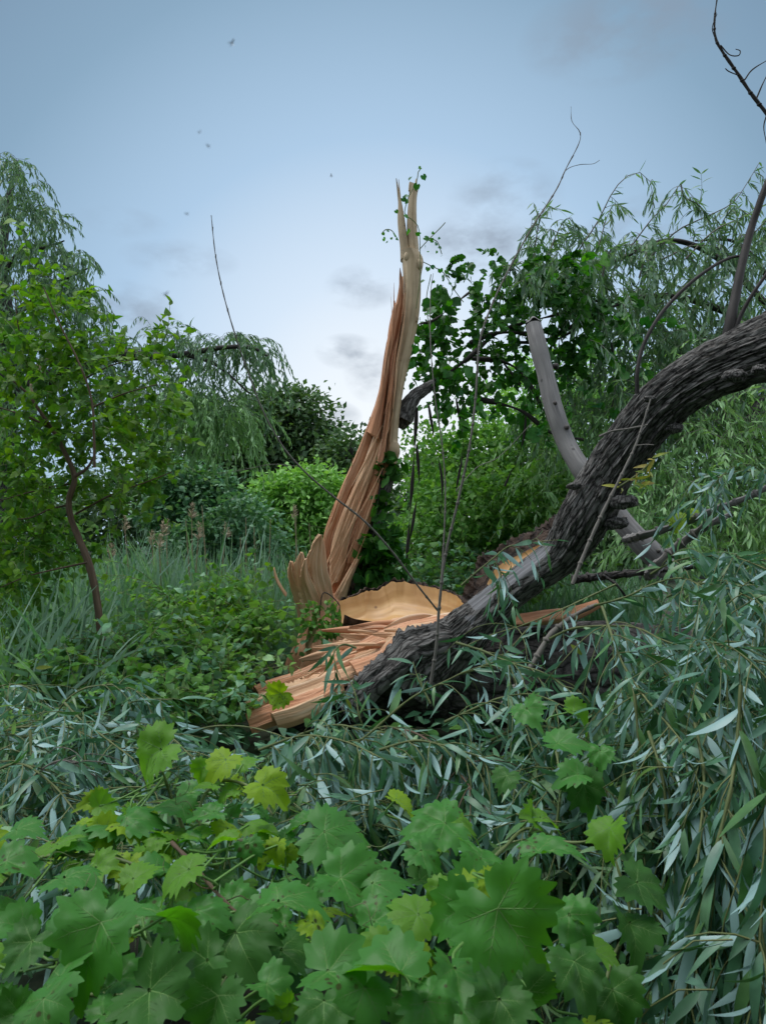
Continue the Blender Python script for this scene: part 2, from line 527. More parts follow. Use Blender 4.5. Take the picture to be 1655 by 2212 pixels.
def grain_mat(name, cols, su=40, sv=1.6, rough=.6, bump=.4, spec=.3, spots=None, big=None, dist=.01):
    """Streaks along the UV's v direction: split wood, bark fibres."""
    m, N, L = new_mat(name)
    out = N.new('ShaderNodeOutputMaterial'); tc = N.new('ShaderNodeTexCoord')
    mp = N.new('ShaderNodeMapping'); mp.inputs['Scale'].default_value = (su, sv, 1); L.new(tc.outputs['UV'], mp.inputs[0])
    nz = N.new('ShaderNodeTexNoise'); nz.inputs['Scale'].default_value = 1; nz.inputs['Detail'].default_value = 6; nz.inputs['Roughness'].default_value = .62
    nz.inputs['Distortion'].default_value = .4
    L.new(mp.outputs[0], nz.inputs['Vector'])
    k = len(cols)
    r = ramp_node(N, [(.28 + .44 * i / (k - 1), c) for i, c in enumerate(cols)])
    L.new(nz.outputs['Fac'], r.inputs[0])
    col = r.outputs[0]
    # broad blotches
    n2 = N.new('ShaderNodeTexNoise'); n2.inputs['Scale'].default_value = 3.5; n2.inputs['Detail'].default_value = 4
    L.new(tc.outputs['Object'], n2.inputs['Vector'])
    if big:
        mr = N.new('ShaderNodeMapRange'); L.new(n2.outputs['Fac'], mr.inputs[0]); mr.inputs[1].default_value = .42; mr.inputs[2].default_value = .66
        b = N.new('ShaderNodeMixRGB'); L.new(mr.outputs[0], b.inputs[0]); L.new(col, b.inputs[1]); b.inputs[2].default_value = (*big, 1); col = b.outputs[0]
    if spots:
        vo = N.new('ShaderNodeTexVoronoi'); vo.inputs['Scale'].default_value = 5.0
        L.new(tc.outputs['Object'], vo.inputs['Vector'])
        mr = N.new('ShaderNodeMapRange'); L.new(vo.outputs['Distance'], mr.inputs[0]); mr.inputs[1].default_value = .10; mr.inputs[2].default_value = .05
        mr.inputs[3].default_value = 0; mr.inputs[4].default_value = .85
        b = N.new('ShaderNodeMixRGB'); L.new(mr.outputs[0], b.inputs[0]); L.new(col, b.inputs[1]); b.inputs[2].default_value = (*spots, 1); col = b.outputs[0]
    p = N.new('ShaderNodeBsdfPrincipled'); L.new(col, p.inputs['Base Color']); p.inputs['Roughness'].default_value = rough; p.inputs['Specular IOR Level'].default_value = spec
    bp = N.new('ShaderNodeBump'); bp.inputs['Strength'].default_value = bump; bp.inputs['Distance'].default_value = dist
    L.new(nz.outputs['Fac'], bp.inputs['Height']); L.new(bp.outputs[0], p.inputs['Normal'])
    L.new(p.outputs[0], out.inputs[0])
    return m


def bark_mat(name, dark, mid, light, su=9, sv=3.2, bump=1.0, dist=.03):
    m, N, L = new_mat(name)
    out = N.new('ShaderNodeOutputMaterial'); tc = N.new('ShaderNodeTexCoord')
    mp = N.new('ShaderNodeMapping'); mp.inputs['Scale'].default_value = (su, sv, 1); L.new(tc.outputs['UV'], mp.inputs[0])
    wn = N.new('ShaderNodeTexNoise'); wn.inputs['Scale'].default_value = 3; wn.inputs['Detail'].default_value = 4; L.new(mp.outputs[0], wn.inputs['Vector'])
    ad = N.new('ShaderNodeMixRGB'); ad.blend_type = 'ADD'; ad.inputs[0].default_value = .55; L.new(mp.outputs[0], ad.inputs[1]); L.new(wn.outputs['Color'], ad.inputs[2])
    vo = N.new('ShaderNodeTexVoronoi'); vo.feature = 'DISTANCE_TO_EDGE'; vo.inputs['Scale'].default_value = 1.6; L.new(ad.outputs[0], vo.inputs['Vector'])
    nz = N.new('ShaderNodeTexNoise'); nz.inputs['Scale'].default_value = 5; nz.inputs['Detail'].default_value = 8; nz.inputs['Roughness'].default_value = .7; L.new(mp.outputs[0], nz.inputs['Vector'])
    mr = N.new('ShaderNodeMapRange'); L.new(vo.outputs['Distance'], mr.inputs[0]); mr.inputs[2].default_value = .22
    mu = N.new('ShaderNodeMath'); mu.operation = 'MULTIPLY'; L.new(mr.outputs[0], mu.inputs[0]); L.new(nz.outputs['Fac'], mu.inputs[1])
    r = ramp_node(N, [(.0, dark), (.16, mid), (.6, light)])
    L.new(mu.outputs[0], r.inputs[0])
    p = N.new('ShaderNodeBsdfPrincipled'); L.new(r.outputs[0], p.inputs['Base Color']); p.inputs['Roughness'].default_value = .75; p.inputs['Specular IOR Level'].default_value = .35
    bp = N.new('ShaderNodeBump'); bp.inputs['Strength'].default_value = bump; bp.inputs['Distance'].default_value = dist
    L.new(mu.outputs[0], bp.inputs['Height']); L.new(bp.outputs[0], p.inputs['Normal']); L.new(p.outputs[0], out.inputs[0])
    return m


def soil_mat():
    m, N, L = new_mat('soil')
    out = N.new('ShaderNodeOutputMaterial'); tc = N.new('ShaderNodeTexCoord')
    nz = N.new('ShaderNodeTexNoise'); nz.inputs['Scale'].default_value = 1.7; nz.inputs['Detail'].default_value = 9; L.new(tc.outputs['Object'], nz.inputs['Vector'])
    r = ramp_node(N, [(.35, (.018, .014, .009)), (.5, (.022, .032, .012)), (.68, (.03, .055, .018))])
    L.new(nz.outputs['Fac'], r.inputs[0])
    p = N.new('ShaderNodeBsdfPrincipled'); p.inputs['Roughness'].default_value = .95; L.new(r.outputs[0], p.inputs['Base Color'])
    bp = N.new('ShaderNodeBump'); bp.inputs['Distance'].default_value = .05; L.new(nz.outputs['Fac'], bp.inputs['Height']); L.new(bp.outputs[0], p.inputs['Normal'])
    L.new(p.outputs[0], out.inputs[0])
    return m


M = {}
M['soil'] = soil_mat()
M['silver'] = leaf_mat('silver_willow_leaf', [(.055, .15, .075), (.085, .20, .12), (.125, .25, .19), (.075, .18, .055)], (.27, .43, .42), .38, .2, .4, (1.1, 1.5, .7))
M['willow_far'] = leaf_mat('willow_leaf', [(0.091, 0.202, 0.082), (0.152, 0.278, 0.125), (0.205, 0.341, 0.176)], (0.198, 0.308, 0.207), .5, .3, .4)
M['willow_backlit'] = leaf_mat('backlit_willow_leaf', [(0.070, 0.164, 0.073), (0.118, 0.225, 0.111), (0.158, 0.277, 0.156)], (0.153, 0.251, 0.183), .5, .3, .4)  # darker willow copy: the look of backlit crowns put into the colour
M['willow_lit'] = leaf_mat('lit_willow_leaf', [(0.124, 0.263, 0.086), (0.193, 0.362, 0.130), (0.235, 0.413, 0.184)], (0.262, 0.438, 0.227), .5, .3, .4)  # paler willow copy, with the sky glow through the leaves put into its colour
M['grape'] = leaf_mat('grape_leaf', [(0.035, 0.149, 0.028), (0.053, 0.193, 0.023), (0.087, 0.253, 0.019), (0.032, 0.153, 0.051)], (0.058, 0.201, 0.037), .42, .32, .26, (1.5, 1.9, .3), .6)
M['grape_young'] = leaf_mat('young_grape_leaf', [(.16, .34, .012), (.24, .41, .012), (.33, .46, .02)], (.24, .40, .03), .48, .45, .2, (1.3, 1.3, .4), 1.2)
M['grape_dark'] = leaf_mat('shaded_grape_leaf', [(0.021, 0.091, 0.021), (0.033, 0.122, 0.021), (0.053, 0.160, 0.021)], (0.046, 0.140, 0.029), .45, .28, .16, (1.5, 1.9, .3))  # darker copy of the grape leaf, shade put into the colour
M['vein'] = grain_mat('leaf_vein', [(.10, .22, .05), (.14, .27, .07)], 10, 2, .5, .1)
M['sapling'] = leaf_mat('sapling_leaf', [(0.057, 0.169, 0.019), (0.093, 0.220, 0.021), (0.149, 0.279, 0.023), (0.053, 0.143, 0.030)], (0.115, 0.212, 0.047), .5, .4, .25, (1.6, 1.7, .4))
M['shrub'] = leaf_mat('shrub_leaf', [(0.068, 0.194, 0.037), (0.101, 0.250, 0.048), (0.151, 0.312, 0.069)], (0.149, 0.250, 0.085), .5, .36, .2)
M['shrub_blue'] = leaf_mat('blue_shrub_leaf', [(0.061, 0.179, 0.088), (0.101, 0.244, 0.121), (0.161, 0.324, 0.182)], (0.135, 0.240, 0.154), .5, .25, .4)
M['shrub_bright'] = leaf_mat('bright_shrub_leaf', [(0.158, 0.346, 0.078), (0.211, 0.441, 0.104), (0.274, 0.520, 0.138)], (0.246, 0.394, 0.144), .5, .3, .35)
M['dark_tree'] = leaf_mat('dark_tree_leaf', [(0.037, 0.092, 0.035), (0.064, 0.138, 0.050), (0.103, 0.195, 0.066)], (0.078, 0.125, 0.061), .5, .25, .35)
M['reed'] = leaf_mat('reed_blade', [(0.103, 0.246, 0.124), (0.164, 0.319, 0.189), (0.259, 0.406, 0.311), (0.155, 0.319, 0.114)], (0.201, 0.327, 0.246), .45, .25, .4)
M['reed_dry'] = grain_mat('dry_reed', [(.22, .19, .11), (.34, .28, .17)], 60, 3, .8, .2)
M['plume'] = grain_mat('reed_plume', [(.34, .27, .18), (.52, .43, .31)], 60, 3, .9, .2)
M['yellow_leaf'] = leaf_mat('yellowed_leaf', [(.30, .30, .04), (.20, .30, .05), (.36, .30, .08)], (.32, .36, .14), .5, .3, .3, (1.2, 1.1, .5))
M['twig_yellow'] = grain_mat('yellow_green_twig', [(.06, .085, .028), (.115, .14, .05), (.18, .18, .075)], 20, 3, .6, .2)
M['twig_grey'] = grain_mat('grey_twig', [(.10, .09, .08), (.19, .175, .155)], 30, 4, .7, .3)
M['twig_dark'] = grain_mat('dark_twig', [(.02, .018, .018), (.05, .042, .038)], 30, 4, .7, .3)
M['stem_brown'] = grain_mat('brown_stem', [(.055, .036, .024), (.11, .073, .047), (.16, .115, .08)], 40, 3, .7, .4)
M['stem_green'] = grain_mat('green_stem', [(.06, .10, .03), (.13, .17, .06), (.16, .13, .06)], 30, 3, .5, .2)
M['wood_tan'] = grain_mat('pale_sapwood', [(.33, .24, .14), (.50, .38, .24), (.60, .49, .34)], 40, .8, .6, .5, .3, (.16, .09, .04), (.36, .27, .17))
M['wood_orange'] = grain_mat('torn_orange_wood', [(.22, .085, .045), (.49, .235, .13), (.62, .345, .21), (.76, .56, .42)], 70, 1.0, .7, .9, .2, None, (.50, .235, .125), .014)
M['wood_cream'] = grain_mat('cream_torn_wood', [(.38, .21, .11), (.62, .40, .24), (.78, .60, .44)], 60, 1.0, .65, .8, .25, None, (.58, .33, .19), .014)
M['inner_bark'] = grain_mat('smooth_inner_bark', [(.38, .19, .065), (.50, .29, .11), (.57, .37, .165)], 14, 1.0, .45, .15, .4, (.20, .10, .045), (.42, .23, .085))
M['bark'] = bark_mat('furrowed_willow_bark', (.007, .006, .006), (.055, .050, .046), (.165, .158, .150), 18, 5.0, .7, .015)
M['bark_dark'] = bark_mat('dark_log_bark', (.008, .007, .007), (.034, .030, .028), (.10, .092, .086), 8, 4)  # bark colour darkened to carry the shade under the arch
M['bark_brown'] = bark_mat('peeled_brown_bark', (.010, .006, .004), (.035, .020, .014), (.08, .05, .035), 6, 4)
M['grey_wood'] = grain_mat('grey_barkless_wood', [(.075, .07, .07), (.17, .16, .155), (.26, .25, .24)], 34, 2.4, .7, .6, .35, (.05, .045, .042), (.15, .145, .14))
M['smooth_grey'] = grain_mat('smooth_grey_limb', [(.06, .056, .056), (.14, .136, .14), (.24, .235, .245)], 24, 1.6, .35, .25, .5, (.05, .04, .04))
M['cut_end'] = grain_mat('old_cut_end', [(.16, .12, .08), (.27, .21, .15)], 30, 30, .8, .3)
M['cut_pale'] = grain_mat('pale_cut_end', [(.5, .42, .32), (.62, .54, .43)], 30, 30, .7, .2)
M['stub'] = grain_mat('dark_branch_stub', [(.045, .04, .038), (.10, .09, .085)], 20, 4, .8, .4)
M['insect'] = grain_mat('insect_body', [(.015, .013, .012), (.04, .035, .03)], 30, 30, .4, .1)


def wing_mat():
    m, N, L = new_mat('insect_wing')
    out = N.new('ShaderNodeOutputMaterial'); p = N.new('ShaderNodeBsdfPrincipled'); p.inputs['Base Color'].default_value = (.22, .22, .24, 1); p.inputs['Roughness'].default_value = .3
    t = N.new('ShaderNodeBsdfTransparent'); mx = N.new('ShaderNodeMixShader'); mx.inputs[0].default_value = .45
    L.new(p.outputs[0], mx.inputs[1]); L.new(t.outputs[0], mx.inputs[2]); L.new(mx.outputs[0], out.inputs[0])
    return m


M['wing'] = wing_mat()

# ------------------------------------------------------------------ ground
def ground_z(x, y):
    p = np.stack([x * .35, y * .35, 0 * x + 4.2], -1)
    z = (fbm(p, 3) - .44) * .5
    near = np.exp(-((y - 1.2) / 1.6) ** 2) * .30
    return z * np.exp(-(x ** 2 + y ** 2) / 900.0) + near * (np.abs(x) < 40)


def build_ground():
    g = np.concatenate([-np.geomspace(12, 600, 16)[::-1], np.linspace(-11.5, 11.5, 70), np.geomspace(12, 600, 16)])
    gy = np.concatenate([-np.geomspace(4, 600, 12)[::-1], np.linspace(-3.5, 24, 90), np.geomspace(25, 900, 16)])
    X, Y = np.meshgrid(g, gy)
    v = np.stack([X, Y, ground_z(X, Y)], -1).reshape(-1, 3)
    mb = MB(); mb.add(v, grid_faces(len(gy), len(g)))
    tag(mb.build('ground', M['soil']), kind='structure')


build_ground()


def c2(x, y): return (553.2 + .3343 * x, 331.9 + .3343 * y)
def c4(x, y): return (497.9 + .3677 * x, 1051 + .3677 * y)
def c5(x, y): return (995.8 + .3984 * x, 829.8 + .3984 * y)


def L2(Z, *pts):
    return PP([c2(x, y) for x, y in pts], Z)


def L4(Z, *pts):
    if np.isscalar(Z): return PP([c4(x, y) for x, y in pts], Z)
    zz = np.linspace(Z[0], Z[1], len(pts))
    return np.array([P(*c4(x, y), z) for (x, y), z in zip(pts, zz)])


# ------------------------------------------------------------------ the snapped willow still standing
def build_standing():
    Z = 8.0
    t = thing('snapped_willow', 'tall splintered willow trunk with bare tan wood snapped off high above the reeds', 'tree', P(725, 1400, Z))
    # smooth sapwood column
    mb = MB()
    loft(mb, L2(Z, (936, 640), (944, 700), (950, 800), (949, 950), (934, 1100), (903, 1300), (884, 1500), (862, 1700), (842, 1870), (832, 1930), (828, 1985)),
         L2(Z, (1052, 640), (1080, 700), (1066, 800), (1062, 950), (1045, 1100), (1002, 1300), (957, 1500), (927, 1700), (917, 1870), (931, 1925), (905, 2010)),
         [.30, .34, .36, .34, .34, .32, .30, .30], 40, 150, .035, 2.2, 0, 3.0)
    # swellings where branches once grew
    for (x, y, r, q) in ((1055, 715, 24, .8), (975, 665, 20, .7), (892, 1905, 36, .8), (1035, 1065, 16, .6), (1010, 730, 26, .7)):
        c = P(*c2(x, y), Z - .13); rr = r * .3343 / FPX * Z
        a = np.linspace(0, pi, 12)[:, None]; b = np.linspace(0, 2 * pi, 19)[None, :]
        d = np.stack([np.sin(a) * np.cos(b), np.sin(a) * np.sin(b), np.cos(a) + 0 * b], -1)
        v = c + d * np.array((rr, rr * q, rr * 1.5)) * (1 + .25 * (fbm(d * 2.2 + x, 3) - .44))[..., None]
        mb.add(v.reshape(-1, 3), grid_faces(12, 19), np.stack(np.broadcast_arrays(b * .1, a * .1), -1).reshape(-1, 2), 0)
    mb.build('trunk', M['wood_tan'], t)
    # the two torn prongs at the top
    mb = MB()
    loft(mb, L2(Z, (933, 690), (930, 600), (917, 480), (914, 400), (918, 330), (912, 255), (904, 162)), L2(Z, (1000, 690), (1000, 640), (972, 500), (962, 430), (944, 330), (928, 255), (908, 160)), [.2, .16, .12, .06, .02], 20, 70, .03, 3, 0, 7)
    loft(mb, L2(Z, (926, 300), (923, 240), (920, 168)), L2(Z, (938, 300), (931, 240), (923, 166)), [.05, .03, .01], 8, 14, .0)
    mb.build('prong', M['wood_tan'], t)
    mb = MB()
    loft(mb, L2(Z, (972, 690), (980, 600), (974, 470), (980, 360), (988, 260), (989, 190)), L2(Z, (1054, 690), (1050, 600), (1040, 470), (1037, 360), (1040, 280), (1050, 225)), [.22, .2, .17, .15, .13, .11], 24, 80, .03, 3, 0, 5)
    for k, (x, w, top) in enumerate(((993, 9, 178), (1012, 12, 186), (1034, 10, 160))):
        loft(mb, L2(Z - .03, (x - w, 240), (x - w * .6, top + 20), (x - 1, top)), L2(Z - .03, (x + w, 245), (x + w * .6, top + 22), (x + 1, top)), [.05, .04, .01], 8, 12, .01, 3, 0, k)
    mb.build('prong', M['wood_tan'], t)
    # orange torn planks either side of the long crack
    mb = MB()
    loft(mb, L2(Z - .10, (929, 738), (925, 800), (923, 860), (905, 960), (885, 1000), (858, 1150), (828, 1300), (800, 1500), (775, 1600), (745, 1700), (715, 1800)),
         L2(Z - .10, (932, 742), (944, 800), (946, 870), (944, 960), (939, 1010), (912, 1160), (880, 1300), (852, 1480), (834, 1610), (818, 1730), (800, 1850)), [.03, .1, .16, .2, .24, .26], 32, 130, .05, 3.5, 0, 1.5)
    loft(mb, L2(Z - .06, (893, 950), (884, 1000), (862, 1100), (850, 1180)), L2(Z - .06, (897, 952), (900, 1000), (890, 1100), (880, 1180)), [.01, .06, .1, .1], 14, 30, .02, 3, 0, 8)
    mb.build('torn_plank', M['wood_orange'], t)
    mb = MB()
    loft(mb, L2(Z - .12, (940, 880), (944, 1000), (917, 1160), (886, 1300), (858, 1480), (841, 1620), (826, 1740), (806, 1860), (775, 2010)),
         L2(Z - .12, (950, 880), (955, 1000), (938, 1100), (908, 1300), (889, 1500), (870, 1680), (848, 1820), (838, 1900), (822, 2010)), [.04, .12, .16, .2, .2, .2], 30, 130, .05, 3.0, 0, 4.5)
    mb.build('torn_plank', M['wood_orange'], t)
    mb = MB()
    loft(mb, PP([(866, 600), (858, 660), (852, 716), (843, 766), (834, 833), (826, 867), (816, 900), (804, 934), (784, 967), (770, 1000), (748, 1051), (726, 1106), (712, 1161), (707, 1216), (716, 1280)], Z + .08),
         PP([(880, 600), (882, 660), (880, 716), (872, 766), (862, 833), (858, 867), (852, 900), (846, 934), (842, 967), (838, 1000), (824, 1051), (808, 1106), (790, 1161), (772, 1216), (744, 1285)], Z + .08), [.1, .2, .24, .26, .28, .26, .2], 60, 170, .04, 2.6, 0, 11)
    mb.build('heartwood', M['wood_orange'], t)
    # white torn strip along the crack
    mb = MB()
    loft(mb, L2(Z - .2, (956, 900), (952, 1050), (930, 1200), (905, 1350), (893, 1500), (880, 1650)), L2(Z - .2, (968, 900), (964, 1050), (945, 1200), (918, 1350), (906, 1500), (886, 1650)), [.02, .03, .03, .02], 12, 90, .03, 3, 0, 6)
    mb.build('torn_strip', M['wood_cream'], t)
    # lower fan of fibres down to the broken foot
    lower = [  # left edge top..bottom, right edge top..bottom in source pixels (1655 wide), depth offset, material
        ([(808, 880), (788, 934), (762, 998), (738, 1051), (716, 1106), (699, 1161), (698, 1225), (704, 1250)], [(818, 880), (806, 940), (788, 1000), (765, 1051), (742, 1106), (722, 1161), (712, 1216), (709, 1262)], -.02, 'wood_orange'),
        ([(820, 905), (800, 960), (782, 1010), (760, 1060), (738, 1110), (718, 1170), (712, 1225), (716, 1262)], [(834, 905), (824, 965), (810, 1015), (793, 1060), (774, 1110), (757, 1165), (747, 1216), (734, 1255)], -.07, 'wood_cream'),
        ([(828, 940), (814, 1000), (795, 1060), (777, 1115), (760, 1165), (748, 1216)], [(842, 1000), (822, 1050), (808, 1106), (792, 1161), (772, 1218)], -.06, 'wood_orange'),
        ([(768, 1205), (745, 1245), (722, 1285), (713, 1296)], [(782, 1200), (765, 1240), (750, 1285), (742, 1298)], -.16, 'wood_cream'),
    ]
    for k, (a, b, dz, m) in enumerate(lower):
        mb = MB()
        loft(mb, PP(a, Z + dz), PP(b, Z + dz), [.05, .08, .10, .09, .05], 48, 140, .028, 2.2, 0, k * 2.3)
        mb.build('torn_plank', M[m], t)
    # loose slivers
    rng = np.random.default_rng(4)
    for k in range(12):
        y = rng.uniform(960, 1260); xl = np.interp(y, [900, 1000, 1106, 1216, 1262], [800, 762, 716, 700, 706]); xr = np.interp(y, [900, 1000, 1106, 1216, 1262], [840, 835, 800, 768, 745])
        x = rng.uniform(xl, xr); l = rng.uniform(25, 80); w = rng.uniform(1.2, 3.5); sl = -.38 + rng.normal() * .06; z = Z - .22 - rng.uniform(0, .06)
        mb = MB(); loft(mb, PP([(x - sl * l, y - l), (x - w, y), (x + sl * l - 1, y + l * .8)], z), PP([(x - sl * l + 1, y - l), (x + w, y), (x + sl * l, y + l * .8)], z), [.005, .02, .005], 6, 8, 0)
        mb.build('sliver', M['wood_cream'], t)
    for k in range(22):
        y = rng.uniform(640, 1240)
        xl = np.interp(y, [640, 716, 833, 900, 1000, 1106, 1216], [855, 842, 822, 802, 762, 716, 700]); xr = np.interp(y, [640, 716, 833, 900, 1000, 1106, 1216], [872, 866, 850, 842, 835, 800, 768])
        x = xl + rng.uniform(-2, 3) if rng.random() < .4 else rng.uniform(xl, xr)
        sl = -.08 if y < 840 else -.36; l = rng.uniform(18, 70); o = rng.normal() * 4; w = rng.uniform(.5, 1.3); z = Z - .2 - rng.uniform(0, .06)
        mb = MB()
        loft(mb, PP([(x - sl * l + o, y - l), (x - w, y), (x + sl * l, y + l)], z), PP([(x - sl * l + o + .5, y - l), (x + w, y), (x + sl * l + .6, y + l)], z), [.003, .01, .004], 6, 8, 0)
        mb.build('sliver', M['wood_cream' if rng.random() < .5 else 'wood_orange'], t)
    # bark left on the shaded side
    mb = MB()
    A = PP([(836, 1000), (822, 1040), (811, 1075), (803, 1106), (789, 1161), (772, 1216), (760, 1262), (748, 1300)], Z + .05)
    B = PP([(862, 1005), (848, 1040), (838, 1075), (830, 1106), (820, 1161), (806, 1216), (796, 1262), (790, 1310)], Z + .22)
    sheet(mb, A, B, .05, 90, 22, -.05, 0, 0, rough=.10, seed=3)
    mb.build('bark', M['bark'], t)
    # broken branch stub on the right with pale cuts
    st = MB()
    tube(st, PP([(868, 905, Z + .05), (884, 872, Z + .05), (905, 850, Z + .1), (936, 830, Z + .2)]), np.array((24, 17, 14, 11)) / FPX * Z, 28, 50, lambda b, th, s: .03 * (fbm(b * 14, 3) - .44))
    tube(st, PP([(866, 925, Z + .08), (876, 905, Z + .05), (888, 880, Z + .04)]), np.array((10, 15, 10)) / FPX * Z, 20, 24, lambda b, th, s: .04 * (fbm(b * 12, 3) - .44))
    so = st.build('branch', M['bark'], t)
    for (x, y, a, b_) in ((876, 852, 6, 13), (894, 842, 8, 12)):
        mb = MB(); th = np.linspace(0, 2 * pi, 25)[:-1]
        c = P(x, y, Z - .12)
        r = np.stack([c + (RT * np.cos(q) * a + (UP * .94 + RT * .33) * np.sin(q) * b_) / FPX * Z for q in th])
        back = r * .55 + (c + FW * .16) * .45
        i = np.arange(24)
        mb.add(np.vstack([r, c - FW * .012]), np.stack([i, (i + 1) % 24, np.full(24, 24)], 1), np.vstack([r[:, :2], c[:2]]), 0)
        mb.add(np.vstack([r, back]), np.stack([i, (i + 1) % 24, 24 + (i + 1) % 24, 24 + i], 1), None, 0)
        mb.build('cut_end', M['cut_pale'], so)
    # upright shards of the stump
    sh = [
        (L4((7.55, 7.75), (525, 280), (490, 350), (470, 440), (480, 520), (528, 700), (555, 870)), L4((7.6, 7.8), (533, 284), (546, 350), (556, 500), (572, 600), (587, 750), (590, 880))),
        (L4((7.6, 7.75), (416, 385), (390, 450), (396, 540), (430, 650), (470, 800), (500, 910)), L4((7.6, 7.8), (420, 388), (441, 480), (466, 560), (500, 650), (532, 780), (556, 900))),
        (L4((7.65, 7.8), (355, 440), (345, 500), (364, 570), (390, 640), (440, 800), (470, 900)), L4((7.65, 7.85), (360, 442), (386, 540), (420, 620), (440, 680), (480, 790), (505, 890))),
        (L4((7.5, 7.7), (440, 425), (428, 520), (448, 610), (490, 720)), L4((7.5, 7.7), (443, 426), (444, 520), (470, 600), (505, 700))),
        (L4((7.4, 7.6), (255, 480), (262, 540), (292, 600), (320, 640)), L4((7.4, 7.6), (258, 480), (275, 540), (305, 596), (332, 640))),
        (L4((7.4, 7.5), (470, 780), (455, 860), (440, 940)), L4((7.4, 7.5), (520, 790), (500, 870), (470, 950))),
    ]
    sh.append((PP([(632, 1255), (642, 1300), (655, 1350), (672, 1410)], 7.82), PP([(706, 1235), (712, 1290), (716, 1345), (722, 1405)], 7.85)))
    for k, (a, b) in enumerate(sh):
        mb = MB()
        if k < 4:
            w = np.linspace(.05, .42, len(a))[:, None]; wb = np.linspace(.05, .42, len(b))[:, None]
            a, b = a - RT * .035 * w / .42 * 2, b + RT * .035 * wb / .42 * 2
        sheet(mb, a, b, .03, 90, 30, -.02, .12, 0, None, k * 3.3, .06)
        mb.build('splinter', M['wood_cream'], t)
    # stump foot hidden in the leaves
    mb = MB()
    tube(mb, PP([(700, 1450, 7.9), (706, 1400, 7.9), (716, 1330, 7.95), (722, 1285, 8.0)]), np.array((.42, .34, .26, .16)), 48, 60, lambda b, th, s: .07 * (fbm(b * np.array((9, 9, 1.5)), 3) - .44))
    mb.build('stump', M['wood_orange'], t)
    return t


